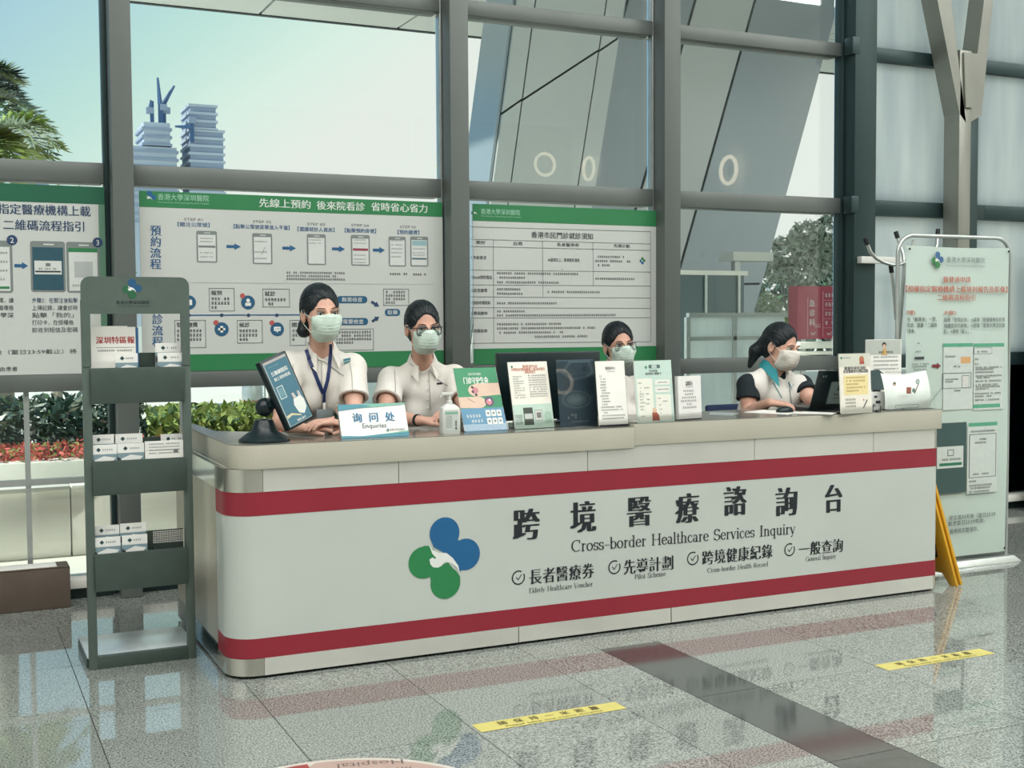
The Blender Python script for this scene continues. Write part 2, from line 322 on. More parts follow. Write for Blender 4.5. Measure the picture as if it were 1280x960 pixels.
o = far.build('far_tiles', fl); o['kind'] = 'stuff'
if fard.v: o = fard.build('far_dark_tiles', fl); o['kind'] = 'stuff'
ce = box('ceiling', (XL, YR, CEIL), (XR, YW+.3, CEIL+.2), M['ceil']); struct(ce, 'flat white hall ceiling', 'ceiling')
struct(box('wall_left', (XL-.2, YR, 0), (XL, YW, CEIL), M['wallp']), 'plain cream side wall of the hall', 'wall')
struct(box('wall_right', (XR, YR, 0), (XR+.2, YW, CEIL), M['wallp']), 'plain cream wall on the far right side of the hall', 'wall')
struct(box('wall_rear', (XL, YR-.2, 0), (XR, YR, CEIL), M['wallp']), 'cream wall behind the photographer', 'wall')
g = thing('gallery_front', 'walnut panelled gallery front on the rear wall', 'gallery', (3, YR, 4.2)); g['kind'] = 'structure'
for k in range(10): box('wood_panel', (-6.9+k*2, YR+.01, 4.1), (-4.94+k*2, YR+.25, 5.75), M['wood'], g, .01)
# frames for the added fill lights, out of view
for i_, (x, y) in enumerate(FILL_SPOTS):
        t = thing('ceiling_fill_light', 'frame of an added unseen ceiling fill light, %s in the row %s' % (('leftmost', 'second', 'middle', 'fourth', 'rightmost')[i_ % 5], 'nearer the glass front' if y > 0 else 'behind the photographer'), 'light', (x, y, CEIL), 'added fill lights of the hall')
        box('light_frame', (x-1.66, y-.86, CEIL-.06), (x+1.66, y+.86, CEIL-.001), M['alu'], t)
GLOW = mat('lamp_glow', (255, 236, 205), .5, emit=3.5, var=0)
def ring_lamp(p, n, lb):
    n = unit_(n); u_ = unit_(np.cross(n, (0, 0, 1))); t = thing('ring_lamp', 'warm ring lamp high on the hall wall, %s of the three mirrored in the glass' % lb, 'lamp', tuple(p), 'ring lamps of the hall'); p = np.array(p, float)
    MB().tube([p+n*.12+.24*math.cos(a)*u_+np.array((0, 0, .24*math.sin(a))) for a in np.linspace(0, 6.28, 33)[:-1]], .035, GLOW, 8, closed=True).build('glowing_ring', t, True)
    MB().lathe([(.12, 0), (.12, .1)], p, M['alu'], 20, n).build('lamp_body', t); MB().obox(p+n*.04-u_*.02-np.array((0, 0, .25)), u_*.04, (0, 0, .5), n*.06, M['alu']).build('bracket', t)
unit_ = lambda a: np.array(a, float)/np.linalg.norm(a)
p = at(672, 208, 2*(YW+.03)-YR); ring_lamp((p[0], YR+.26, p[2]), (0, 1, 0), 'leftmost')
for (x, y), lb in (((742, 211), 'middle'), ((918, 213), 'rightmost')):
    d_ = at(x, y, 10.)-np.array((0, 0, EYE)); q_ = np.array((0, 0, EYE))+d_*(XR/d_[0]); ring_lamp((XR-.001, 2*(YW+.03)-q_[1], q_[2]), (-1, 0, 0), lb)
# mullions
SILL = .10; R0, R1 = 1.03, 1.12; T0, T1 = 2.05, 2.15; U0, U1 = 3.065, 3.15; TOPZ = CEIL
YG = YW+.03
def ax_(x, y=250, Y=YW-.14): return at(x, y, Y)[0]
MA, MBq, MC, MD = (ax_(141), ax_(168)), (ax_(564), ax_(587)), (ax_(831), ax_(851)), (ax_(1068), ax_(1095))
def mullion(n, x0, x1, m, lab, depth=.14, bead=.012):
    t = thing('trim_%d' % n, lab, 'mullion', ((x0+x1)/2, YW, 0)); t['kind'] = 'structure'
    box('mullion_box', (x0, YW-depth, 0), (x1, YW+.04, TOPZ), m, t, .004)
    box('glazing_bead', (x0-bead, YW-.02, 0), (x0-.001, YW+.04, TOPZ), M['alu'] if n != 1 else M['frame_dark'], t, .003)
    return t
mullion(1, *MA, M['frame'], 'grey steel mullion between the leftmost two poster bays', bead=.025)
mullion(2, *MBq, M['frame'], 'grey steel mullion between the flow chart poster and the table poster')
mullion(3, *MC, M['frame'], 'grey steel mullion right of the table poster')
t = thing('trim_4', 'broad dark green steel column at the corner beside the seated woman in a vest', 'column', (5.5, YW, 0)); t['kind'] = 'structure'
box('column_face', (MD[0], YW-.14, 0), (MD[1], YW+.04, TOPZ), M['frame_dark'], t, .006); xck = MD[0]-.02; box('column_cheek', (xck, YW-.04, 0), (MD[0]-.001, YW+.04, TOPZ), M['frame_dark'], t, .004)
for k, z in enumerate((T0, U0, 4.4)): box('bracket_plate', (xck-.004, YW-.06, z-.005), (MD[0]+.035, YW-.143, z+.105), M['frame_dark'], t, .003)
E0, E1, E2 = ax_(1198, 250, YW-.2), ax_(1213, 250, YW-.2), ax_(1222, 250, YW-.17)
t = thing('trim_5', 'slim steel column splitting into two raking branches at the top', 'column', (E0, YW, 0)); t['kind'] = 'structure'
box('post', (E0, YW-.2, 0), (E1, YW-.06, 3.15), M['steelcol'], t, .006); box('post_return', (E1+.002, YW-.17, 0), (E2, YW-.02, 3.1), M['frame_dark'], t, .004)
c1 = [ax_(v, 0, YW-.2) for v in (1172, 1186, 1229, 1241)]; zt = at(1200, 0, YW-.2)[2]; zb = at(1200, 134, YW-.2)[2]
ex_ = lambda xb, xt: xb+(xt-xb)*(4.7-zb)/(zt-zb)
MB().prism([(E0, YW-.2, zb-.04), (E0+.06, YW-.2, zb-.1), (ex_(E0+.06, c1[1]+.03), YW-.2, 4.7), (ex_(E0, c1[0]), YW-.2, 4.7)], (0, .14, 0), M['steelcol']).build('branch', t, fix=True)
MB().prism([(E1-.02, YW-.195, zb-.1), (E2, YW-.195, zb-.04), (ex_(E2, c1[3]), YW-.195, 4.7), (ex_(E1-.02, c1[2]), YW-.195, 4.7)], (0, .14, 0), M['steelcol']).build('branch', t, fix=True)
zs = at(1210, 66, YW-.21)[2]; MB().prism([(E0+.04, YW-.215, zb), (E1, YW-.215, zb), (E1+.03, YW-.215, zs), (E0+.02, YW-.215, zs)], (0, .012, 0), M['steelcol']).build('splice_plate', t, fix=True)
xm = [-5.9, -4.15, -2.4, -.9]
for n, x in enumerate(xm): mullion(6+n, x, x+.13, M['frame'], 'grey steel mullion of the glass front beyond the left edge')
for n, x in enumerate((9.0, 10.9)): mullion(11+n, x, x+.16, M['frame_dark'], 'dark steel mullion of the glass front beyond the right edge')
# glazed bays
def bay(n, x0, x1, lab, fr='frame', up='glass', mid='glass', low='glass', upper_tr=True, lowfilm=True, vm=()):
    t = thing('window_%d' % n, lab, 'window', ((x0+x1)/2, YW, 0)); t['kind'] = 'structure'; f = M[fr]
    for nm, a, b, dz in (('lower_rail', R0, R1, .04), ('transom', T0, T1, .03)): box(nm, (x0, YW-dz, a), (x1, YW+.1, b), f, t, .004)
    if upper_tr: box('upper_transom', (x0, YW-.03, U0), (x1, YW+.1, U1), f, t, .004)
    box('transom', (x0, YW-.12, 4.62), (x1, YW+.1, 4.72), f, t, .004)
    box('kick_plate', (x0, YW-.03, 0), (x1, YW+.1, .055), M['frame_dark'], t); box('sill', (x0, YW-.07, .056), (x1, YW+.1, .10), M['stone'], t, .003)
    for nm, a, b, mm in (('lower_pane', .10, R0, low), ('middle_pane', R1, T0, mid), ('upper_pane', T1, U0 if upper_tr else 4.62, up), ('top_pane', U1 if upper_tr else 4.62, 4.62 if upper_tr else 4.63, up), ('clerestory_pane', 4.72, TOPZ, up)):
        if b-a < .05: continue
        box(nm, (x0, YG, a), (x1, YG+.01, b), M[mm], t)
    for x in vm:
        box('glazing_bar', (x-.012, YG-.03, .10), (x+.012, YG-.002, R0), M['alu'], t)
    if lowfilm:
        box('glazing_rail', (x0, YG-.035, .57), (x1, YG-.002, .60), M['alu'], t)
        xx = [x0]+[v for v in vm]+[x1]
    return t
bay(1, -.77, MA[0]-.026, 'tall glass bay at the left edge with palms behind', vm=(.355,), upper_tr=True)
bay(2, MA[1]+.001, MBq[0]-.013, 'tall glass bay with two towers under construction behind', vm=(1.1,))
bay(3, MBq[1]+.001, MC[0]-.013, 'tall glass bay with a leaning pylon behind', vm=(3.3,))
bay(4, MC[1]+.001, xck, 'tall glass bay with a tree and a crimson sign behind', vm=(4.7,))
bay(5, MD[1]+.001, 6.60, 'narrow frosted glass bay right of the broad dark column', fr='frame_dark', up='frost', mid='frost', lowfilm=False)
bay(6, 6.60, 9.0, 'frosted glass bay at the right edge', fr='frame_dark', up='frost', mid='frost', lowfilm=False)
for n, (a, b) in enumerate(((-7, -5.9), (-5.77, -4.15), (-4.02, -2.4), (-2.27, -.9), (9.16, 10.9), (11.06, 13))):
    bay(7+n, a, b, 'glass bay of the hall front outside the picture, number %s along' % ('one two three four five six'.split()[n]), up='glass', lowfilm=True)
# dark blue leaf behind the banner
d = thing('door_1', 'dark blue glass door leaf at the right edge behind the banner', 'door', (7.5, YW-.1, 0)); d['kind'] = 'structure'
box('door_glass', (6.97, YW-.19, .1), (8.2, YW-.17, 1.83), M['bluedoor'], d); box('door_frame', (6.9, YW-.2, 0), (6.97, YW-.15, 1.9), M['frame_dark'], d, .003)
box('door_frame', (8.2, YW-.2, 0), (8.27, YW-.15, 1.9), M['frame_dark'], d, .003); box('door_frame', (6.97, YW-.2, 1.83), (8.2, YW-.15, 1.9), M['frame_dark'], d, .003)
box('door_rail', (6.975, YW-.21, 1.14), (8.19, YW-.191, 1.17), M['alu'], d); box('door_handle', (7.02, YW-.25, .8), (7.05, YW-.225, 1.45), M['chrome'], d)
box('bottom_rail', (6.97, YW-.2, 0), (8.2, YW-.16, .1), M['frame_dark'], d)
# pale rail across the frosted bay
o = box('wall_rail', (MD[0]+.02, YW-.19, 1.72), (E0-.01, YW-.145, 1.765), M['whitepl'], None, .004); tagp(o, 'pale horizontal rail fixed across the frosted bay behind the banner', 'rail')
# ------------------------------------------------------------------ outdoors
gr = box('ground', (-60, YW+.14, -.25), (120, 420, -.02), M['paving']); struct(gr, 'sunlit pale paving outside the glass', 'ground')
so = thing('soffit', 'pale panelled underside of the great canopy outside', 'canopy', (15, 16, 8)); so['kind'] = 'structure'
box('canopy_slab', (3.2, YW+1.2, 8.06), (44, 26.2, 8.6), M['conc'], so)
pm = {}
for i in range(13):
    for j in range(6):
        x0 = 3.2+i*3.13; y0 = 7.6+j*3.1
        me = pm.setdefault(0, MB().box((.03, .03, 0), (3.10, 3.07, .05), M['soffit']).mesh('soffit_panel')); o = link('soffit_panel', me); o.location = (x0, y0, 8.0); o.parent = so; o.matrix_parent_inverse = so.matrix_world.inverted()
box('fascia', (3.2, 26.2, 7.98), (44, 26.3, 8.62), M['seam'], so)
def pylon(lab, Y, xl0, sl, xr0, sr, depth, strips, m, ms, cuts, H=8.0):
    t = thing('pylon', lab, 'pylon', ((xl0+xr0)/2, Y, 0))
    X = lambda s, z: (xl0+sl*z)*(1-s)+(xr0+sr*z)*s
    q = lambda s, z, y: (X(s, z), y, z)
    MB().prism([q(.004, 0, Y), q(.996, 0, Y), q(.996, H, Y), q(.004, H, Y)], (0, depth, 0), M['seam']).build('pylon_core', t, fix=True)
    for a, b, mm in strips:
        zz = [(0, 0)]+cuts+[(H, H)]
        for (z0a, z0b), (z1a, z1b) in zip(zz[:-1], zz[1:]):
            g0 = .0 if z0a == 0 else .02; L = lambda s, za, zb: za+(zb-za)*s
            MB().prism([q(a+.006, L(a, z0a, z0b)+g0, Y-.06), q(b-.006, L(b, z0a, z0b)+g0, Y-.06), q(b-.006, L(b, z1a, z1b)-.02, Y-.06), q(a+.006, L(a, z1a, z1b)-.02, Y-.06)], (0, .058, 0), M[mm]).build('cladding_panel', t, fix=True)
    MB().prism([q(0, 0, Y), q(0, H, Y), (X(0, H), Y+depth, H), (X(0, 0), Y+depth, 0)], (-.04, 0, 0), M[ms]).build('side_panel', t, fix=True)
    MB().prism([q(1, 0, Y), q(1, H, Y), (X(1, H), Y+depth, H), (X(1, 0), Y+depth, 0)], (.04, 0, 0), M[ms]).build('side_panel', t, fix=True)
    return t
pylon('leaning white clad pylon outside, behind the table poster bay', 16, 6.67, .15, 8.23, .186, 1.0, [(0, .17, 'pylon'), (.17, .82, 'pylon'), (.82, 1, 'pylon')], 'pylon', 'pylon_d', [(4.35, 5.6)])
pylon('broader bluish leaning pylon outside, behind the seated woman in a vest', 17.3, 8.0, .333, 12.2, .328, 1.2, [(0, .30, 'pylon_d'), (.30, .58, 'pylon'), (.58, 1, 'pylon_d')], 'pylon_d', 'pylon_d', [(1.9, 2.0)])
pa = thing('parapet', 'low white stone parapet just outside the lower panes', 'parapet', (2.3, 7.65, -.02))
for k in range(8): box('stone_panel', (-2.4+k*1.02, 7.6, -.02), (-1.39+k*1.02, 7.72, .375), M['stone'], pa, .004)
for k in range(8): box('coping_stone', (-2.4+k*1.02, 7.57, .377), (-1.39+k*1.02, 7.75, .405), M['stone'], pa, .004)
# towers
def tower(lab, cx, Y, w, dp, ztop, m, steps, roof=False):
    t = thing('tower', lab, 'building', (cx, Y, 0)); z = 0; fh = 1.55
    base = steps[0]
    for (xa, xb, za, zb) in steps:
        MB().box((xa+.35, Y+.3, za), (xb-.35, Y+dp-.3, zb), M[m]).build('core', t)
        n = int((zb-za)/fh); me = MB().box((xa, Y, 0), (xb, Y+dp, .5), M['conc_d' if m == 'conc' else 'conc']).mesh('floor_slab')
        lo = 0 if za > 5 else 14
        for k in range(lo, n+1): o = link('floor_slab', me, t); o.location = (0, 0, za+k*fh); o.matrix_parent_inverse = t.matrix_world.inverted()
    return t
def crane(lab, x, y, z0, z1, tip, back):
    t = thing('tower_crane', lab, 'crane', (x, y, z0))
    MB().box((x-.35, y-.35, z0), (x+.35, y+.35, z1), M['crane']).build('mast', t)
    MB().tube([(x, y, z1), tip], [.5, .22], M['crane'], 6).build('jib', t); MB().tube([(x, y, z1), back], .4, M['crane'], 6).build('counter_jib', t)
    b = np.array(back); MB().box(b-(.7, .5, .8), b+(.7, .5, .4), M['conc_d']).build('ballast', t)
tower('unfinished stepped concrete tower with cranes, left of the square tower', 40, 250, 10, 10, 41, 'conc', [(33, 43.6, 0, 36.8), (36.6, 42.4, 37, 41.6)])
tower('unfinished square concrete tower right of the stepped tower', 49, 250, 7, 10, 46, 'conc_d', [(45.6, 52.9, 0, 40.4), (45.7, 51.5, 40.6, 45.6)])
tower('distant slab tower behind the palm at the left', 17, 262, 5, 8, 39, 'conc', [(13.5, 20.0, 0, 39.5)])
t1 = at(197, 97, 252); t2 = at(218, 107, 252); m1 = at(200, 130, 252)
crane('tower crane with raised jib on the stepped tower, left one', m1[0]-1.6, 252, 41.5, 46.0, tuple(at(190, 126, 252)), tuple(at(187, 137, 252)))
crane('tower crane with near vertical jib on the stepped tower', m1[0], 252, 41.5, m1[2], tuple(t1), tuple(at(204, 133, 252)))
crane('tower crane with slanted jib on the stepped tower, right one', m1[0]+.9, 253, 41.5, at(201, 128, 252)[2], tuple(t2), tuple(at(208, 137, 253)))
crane('tower crane on the side of the square tower', 46.2, 249.6, 38, 41, tuple(at(219, 158, 249)), tuple(at(240, 149, 249)))
# foliage helpers
def leaves(n, fn, size, m, ms=None, flat=.5):
    mb = MB()
    for i in range(n):
        c = np.array(fn()); a = rng.normal(size=3); a /= np.linalg.norm(a); b = np.cross(a, rng.normal(size=3)); b /= np.linalg.norm(b); s = size*(.6+.8*rng.random())
        mm = M[m] if ms is None or rng.random() < .6 else M[ms[int(rng.integers(len(ms)))]]
        mb.add([c-a*s, c+b*s*.4, c+a*s, c-b*s*.4], [(0, 1, 2, 3)], mm)
    return mb
def ball(c, r):
    def f():
        d = rng.normal(size=3); d /= np.linalg.norm(d); k = .55+.45*rng.random()**.5; return [c[i]+d[i]*r[i]*k for i in range(3)]
    return f
def tree(lab, x, y, h, blobs, n, size, m, ms, group=None, trunk=.09):
    t = thing('tree', lab, 'tree', (x, y, -.02), group)
    MB().tube([(x, y, -.05), (x+.03, y, h*.5), (x, y, h*.8)], [trunk, trunk*.75, trunk*.4], M['bark'], 8).build('trunk', t, True)
    mb = MB()
    for c, r in blobs:
        for k in range(2): mb.tube([(x, y, h*.55), (c[0]+rng.normal()*.1, c[1], c[2]-r[2]*.2)], [trunk*.4, trunk*.15], M['bark'], 5)
    mb.build('branches', t)
    tot = MB()
    for c, r in blobs: b = leaves(n, ball(c, r), size, m, ms); tot.add(b.v, b.f, M[m]); tot.m[-len(b.f):] = [tot.mi(b.mats[i]) for i in b.m]
    o = tot.build('foliage', t); o['kind'] = 'stuff'
    return t
def palm(lab, x, y, z, R, nf, m='leaf', ms=('leaf_d', 'leaf_y', 'leaf_g'), group=None):
    t = thing('palm_tree', lab, 'palm', (x, y, -.02), group)
    MB().tube([(x, y, -.05), (x, y, z*.5), (x, y, z)], [.16, .13, .09], M['bark'], 10).build('trunk', t, True)
    for k in range(nf):
        a = 6.283*k/nf+rng.random()*.5; el = rng.uniform(-.35, 1.15); d = np.array([math.cos(a)*math.cos(el), math.sin(a)*math.cos(el), math.sin(el)]); mb = MB(); P = []
        for i in range(9):
            s = i/8; P.append(np.array([x, y, z])+d*R*s+np.array([0, 0, -R*.62*s**2.2]))
        mb.tube(P, [.022-.002*i for i in range(9)], M['leaf_y'], 4)
        mm = M[m] if rng.random() < .4 else M[ms[int(rng.integers(len(ms)))]]
        for i in range(1, 9):
            for q in range(4):
                s = q/4; p = P[i-1]*(1-s)+P[i]*s; tg = P[i]-P[i-1]; tg /= np.linalg.norm(tg)
                for sd in (-1, 1, .3):
                    w = np.cross(tg, (0, 0, 1)); w /= np.linalg.norm(w)+1e-9
                    e = w*sd*.8+tg*.55+np.array([0, 0, .35-.5*rng.random()]); e /= np.linalg.norm(e); L = R*.30*(1-.55*abs(i/8-.45))
                    mb.add([p, p+e*L*.5+tg*.022, p+e*L, p+e*L*.5-tg*.022], [(0, 1, 2, 3)], mm)
        o = mb.build('frond', t)
    return t
palm('palm with bushy grey green fronds rising above the leftmost poster, the taller crown', .41, 16.5, 4.18, 1.0, 26)
palm('palm with yellowish fronds just above the transom, the lower crown at the left edge', .50, 13.4, 3.25, .80, 26, 'leaf_y', ('leaf', 'leaf_g', 'leaf_y'))
tree('dark leaved tree outside, hidden behind the leftmost poster and mirrored in the floor', 1.6, 20.5, 2.7, [((1.7, 20.6, 2.55), (.95, .7, .65)), ((1.1, 20.5, 1.9), (.6, .5, .5)), ((2.3, 20.8, 2.0), (.6, .5, .45))], 900, .08, 'leaf', ('leaf_d', 'leaf_g'))
# planter with hedge and flowers
pl = thing('planter', 'long white stone planter outside the lower left panes', 'planter', (1.2, 10.6, -.02))
for k in range(5): box('planter_stone', (-1.6+k*.92, 10.0, -.02), (-.69+k*.92, 10.25, .30+.0*k), M['stone'], pl, .012)
box('planter_bed', (-1.6, 10.25, -.02), (3.0, 12.2, .22), M['bark'], pl)
def inbox(a, b): return lambda: [rng.uniform(a[i], b[i]) for i in range(3)]
h = leaves(6500, inbox((-1.6, 10.55, .2), (1.55, 11.6, .74)), .05, 'leaf_d', ('leaf', 'leaf_d', 'leaf_g')).build('hedge'); tagp(h, 'dense dark green hedge in the planter', 'hedge', kind='stuff')
h = leaves(3200, inbox((1.6, 10.5, .2), (2.95, 11.5, .62)), .055, 'leaf_y', ('leaf', 'leaf_y')).build('bright_shrubs'); tagp(h, 'sunlit yellow green shrubs at the right end of the hedge', 'shrub', kind='stuff')
h = leaves(3600, inbox((-1.6, 10.02, .29), (3.0, 10.5, .42)), .03, 'flower', ('flower', 'leaf_y')).build('flower_bed'); tagp(h, 'low red flowers along the planter edge', 'flowers', kind='stuff')
# bollard, booth, guard rail, sign, hedge walls at the right
x, y = 4.05, 17.5
t = thing('bollard', 'small red and white bollard with grey cap beyond the hedge', 'bollard', (x, y, -.02))
MB().lathe([(.19, 0), (.17, .28)], (x, y, -.02), ink(196, 120, 110), 16).build('bollard_body', t, True); MB().lathe([(.175, 0), (.17, .25), (.10, .38), (.02, .41)], (x, y, .26), M['alu'], 16).build('bollard_cap', t, True)
t = thing('glass_booth', 'pale glass booth with grey posts seen between the tablet and the poster', 'booth', (6.2, 19, -.02))
for xx in (5.55, 6.75, 8.0):
    for yy in (18.6, 20.4): box('post', (xx-.07, yy-.07, -.02), (xx+.07, yy+.07, 2.2), M['alu'], t)
box('booth_roof', (5.3, 18.3, 2.2), (8.3, 20.7, 2.35), M['alu'], t)
for a, b in ((5.62, 6.68), (6.82, 7.93)): box('booth_pane', (a, 18.6, .05), (b, 18.62, 2.15), M['frost'], t)
for n, (xa, xb, Y, z1, lab) in enumerate(((6.05, at(983, 400, 9.2)[0], 9.2, 1.43, 'frosted glass partition outside behind the seated woman'),)):
    t = thing('glass_partition', lab, 'partition', ((xa+xb)/2, Y, -.02))
    for a, b in ((xa, xa+.5), (xa+.5, xb)): box('frosted_pane', (a+.02, Y, .02), (b-.02, Y+.012, z1-.04), M['frost'], t)
    box('top_rail', (xa, Y-.02, z1-.04), (xb, Y+.03, z1), M['alu'], t); box('middle_rail', (xa, Y-.018, 1.18), (xb, Y-.002, 1.215), M['alu'], t); box('post', (xa+.48, Y-.018, -.02), (xa+.52, Y-.002, z1-.04), M['alu'], t); box('post', (xa-.02, Y-.01, -.02), (xa+.02, Y+.03, z1-.04), M['alu'], t)
t = thing('entrance_lobby', 'dark glass entrance lobby with a pale roof edge beyond the partition', 'building', (10, 14.5, -.02))
a, b = at(845, 393, 14), at(930, 339, 14)
box('lobby_glass', (a[0]-.5, 14, 0), (b[0], 15.4, b[2]-.06), M['tealglass'], t); box('roof_edge', (a[0]-.55, 13.95, b[2]-.06), (b[0]+.03, 15.45, b[2]), M['stone'], t)
c_, d_ = at(912, 326, 15.6), at(962, 316, 15.6); box('upper_roof_edge', (c_[0], 15.5, c_[2]), (d_[0], 15.9, d_[2]), M['stone'], t); box('roof_post', (c_[0]+.1, 15.6, 0), (c_[0]+.2, 15.7, c_[2]), M['alu'], t)
for k in range(3): box('glazing_bar', (a[0]-.1+k*.55, 13.97, 0), (a[0]-.06+k*.55, 13.999, b[2]-.06), M['alu'], t)
t = thing('road_sign', 'large crimson hospital direction sign with white lettering outside', 'sign', tuple(at(1026, 440, 13.5)))
A, B = at(997, 424, 13.5), at(1056, 358, 13.5)
box('sign_body', (A[0], 13.5, A[2]), (B[0], 13.7, B[2]), M['signred'], t); box('sign_edge', (B[0]-.13, 13.49, A[2]), (B[0]+.01, 13.72, B[2]), M['signblue'], t)
box('sign_leg', (A[0]+.1, 13.55, -.02), (A[0]+.18, 13.65, A[2]), M['alu'], t); box('sign_leg', (B[0]-.2, 13.55, -.02), (B[0]-.12, 13.65, A[2]), M['alu'], t)
S = Sheet((A[0], 13.495, A[2]), (1, 0, 0), (0, 0, 1), .002); WS = ink(236, 222, 224)
S.rpx(1009, 372, 1010, 421, ink(226, 150, 165)); S.rpx(1028, 364, 1029, 421, ink(226, 150, 165))
for k, ch in enumerate('急诊科'): u, v = S.px(1015, 379+k*12); S.text(ch, u, v, .098, WS, off=.015)
S.tpx('入口', 1018, 1025, 407, 5, WS)
for k in range(4): S.tpx('', 1031, 1047, 369+k*11.5, 5, WS, fuzz=True); S.rpx(1029, 375+k*11.5, 1047, 375.6+k*11.5, ink(226, 150, 165))
for x in (1017, 1037): S.tpx('↙', x-3, x+3, 416, 6, WS)
S.build('lettering', t)
t = thing('guard_rail', 'white ribbed road barrier under the crimson sign', 'barrier', tuple(at(1030, 440, 12.6)))
for k, (ya, yb) in enumerate(((426, 436), (438, 444), (447, 452))):
    A, B = at(1000, yb, 12.6), at(1075, ya, 12.6); box('barrier_rail', (A[0], 12.6, A[2]), (B[0]+.5, 12.7, B[2]), M['stone'], t, .01)
for x in (1003, 1050): A = at(x, 440, 12.62); box('barrier_post', (A[0]-.03, 12.7, -.02), (A[0]+.03, 12.76, A[2]+.1), M['alu'], t)
def px_blob(x, y, r, Y):
    c = at(x, y, Y); k = np.linalg.norm(c-np.array([0, 0, EYE]))/F*r; return (tuple(c), (k, k, k))
c0 = at(985, 380, 22)
tree('sunlit airy tree with pale trunk outside, left of the crimson sign', c0[0], 22, 2.6, [px_blob(985, 318, 24, 22), px_blob(1010, 300, 24, 22), px_blob(968, 335, 18, 22), px_blob(1000, 340, 24, 22), px_blob(1030, 320, 28, 22.3)], 520, .085, 'leaf_g', ('stone', 'stone', 'leaf', 'leaf_g'), trunk=.05)  # white leaves put sun highlights into the crown's colour
c0 = at(1045, 380, 24)
tree('tall tree with grey green leaves outside, behind the crimson sign', c0[0], 24, 3.2, [px_blob(1045, 290, 26, 24), px_blob(1045, 335, 26, 24), px_blob(1020, 310, 22, 24)], 600, .09, 'leaf_g', ('leaf_d', 'stone', 'leaf'), trunk=.06)  # white and pale leaves carry painted sunlight here too
c0 = at(958, 392, 19)
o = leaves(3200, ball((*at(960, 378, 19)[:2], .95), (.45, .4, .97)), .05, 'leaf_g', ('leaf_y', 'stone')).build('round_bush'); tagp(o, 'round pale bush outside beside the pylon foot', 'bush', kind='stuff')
o = leaves(1500, ball((*at(985, 390, 17)[:2], .7), (.27, .25, .72)), .05, 'leaf_y', ('leaf_y',)).build('yellow_shrub'); tagp(o, 'bright yellow green shrub left of the crimson sign', 'shrub', kind='stuff')
a = at(925, 400, 34); b = at(1075, 345, 34)
o = leaves(7000, inbox((a[0]-14, 34, 0), (b[0]+14, 37, b[2])), .22, 'leaf_d', ('leaf', 'leaf_d', 'tealglass')).build('background_hedge'); tagp(o, 'dark green mass of trees far behind the airy tree', 'trees', kind='stuff')
t = thing('road_wall', 'long pale boundary wall far behind the trees', 'wall', (10, 48, -.02)); 
for k in range(14): box('wall_panel', (-20+k*6, 48, -.02), (-14.1+k*6, 48.3, 1.3), M['stone'], t)
# ------------------------------------------------------------------ reception counter
YC = 4.546
t = thing('reception_counter', 'long white and crimson reception counter with steel bands and cream worktop', 'counter', (2.7, YC, 0))
def wrap_path(x0, x1, y0, yl, yr, r, rr):
    P = [(x0, yl)]
    for i in range(9): a = math.pi+math.pi/2*i/8; P.append((x0+r+r*math.cos(a), y0+r+r*math.sin(a)))
    for i in range(7): a = -math.pi/2+math.pi/2*i/6; P.append((x1-rr+rr*math.cos(a), y0+rr+rr*math.sin(a)))
    P.append((x1, yr)); return P
def wall(path, z0, z1, th, m, name, parent, off=0, bevel=0):
    n = len(path); P = [np.array(p) for p in path]; N = []
    for i in range(n):
        d = P[min(i+1, n-1)]-P[max(i-1, 0)]; d /= np.linalg.norm(d); N.append(np.array([d[1], -d[0]]))   # outward (path runs left->front->right)
    o = [P[i]+N[i]*off for i in range(n)]; q = [P[i]+N[i]*(off-th) for i in range(n)]
    vs = [(*p, z0) for p in o]+[(*p, z1) for p in o]+[(*p, z0) for p in q]+[(*p, z1) for p in q]; fs = []
    for i in range(n-1):
        a, b = i, i+1; fs += [(a, b, n+b, n+a), (2*n+b, 2*n+a, 3*n+a, 3*n+b), (n+a, n+b, 3*n+b, 3*n+a), (b, a, 2*n+a, 2*n+b)]
    fs += [(0, n, 3*n, 2*n), (n-1, 2*n+n-1, 3*n+n-1, 2*n-1)]
    return MB().add(vs, fs, m).build(name, parent, smooth=True, fix=True)
pp = wrap_path(.945, 4.47, YC, 4.757, 4.9, .11, .03)
wall(pp, .155, .625, .02, M['whitep'], 'white_panel', t)
wall(pp, .6255, .715, .021, M['red'], 'red_band', t, .001); wall(pp, .0785, .1545, .021, M['red'], 'red_band', t, .001)
def seg(path, xa, xb):   # the piece of the path between two x on the front
    return [p for p in path if p[1] > YC+1e-4 and ((p[0] < 2 and xa < 1) or (p[0] > 4 and xb > 4.4))]
L = [p for p in pp if p[0] < 1.06 and p[1] > YC+1e-5]; Rr = [p for p in pp if p[0] > 4.4 and p[1] > YC+1e-5]
cuts = [1.08, 1.625, 2.48, 3.35, 4.05, 4.44]
wall(L+[(1.08, YC)], .7155, .803, .02, M['brushed'], 'corner_band', t, .002)
for a, b in zip(cuts[:-1], cuts[1:]): wall([(a+.0015, YC), (b-.0015, YC)], .7155, .803+(.009 if a > 2.4 else 0), .02, M['band'], 'steel_band', t, .002)
wall([(4.44, YC)]+Rr, .7155, .812, .02, M['brushed'], 'corner_band', t, .002)
wall(L+[(1.075, YC)], .012, .078, .02, M['brushed'], 'corner_band', t, .003)
for a, b in ((1.075, 2.147), (2.15, 2.9), (2.903, 4.44)): wall([(a+.001, YC), (b-.001, YC)], .012, .078, .02, M['band'], 'steel_skirting', t, .004 if a < 2 else .002)
wall([(4.44, YC)]+Rr, .012, .078, .02, M['brushed'], 'corner_band', t, .002)
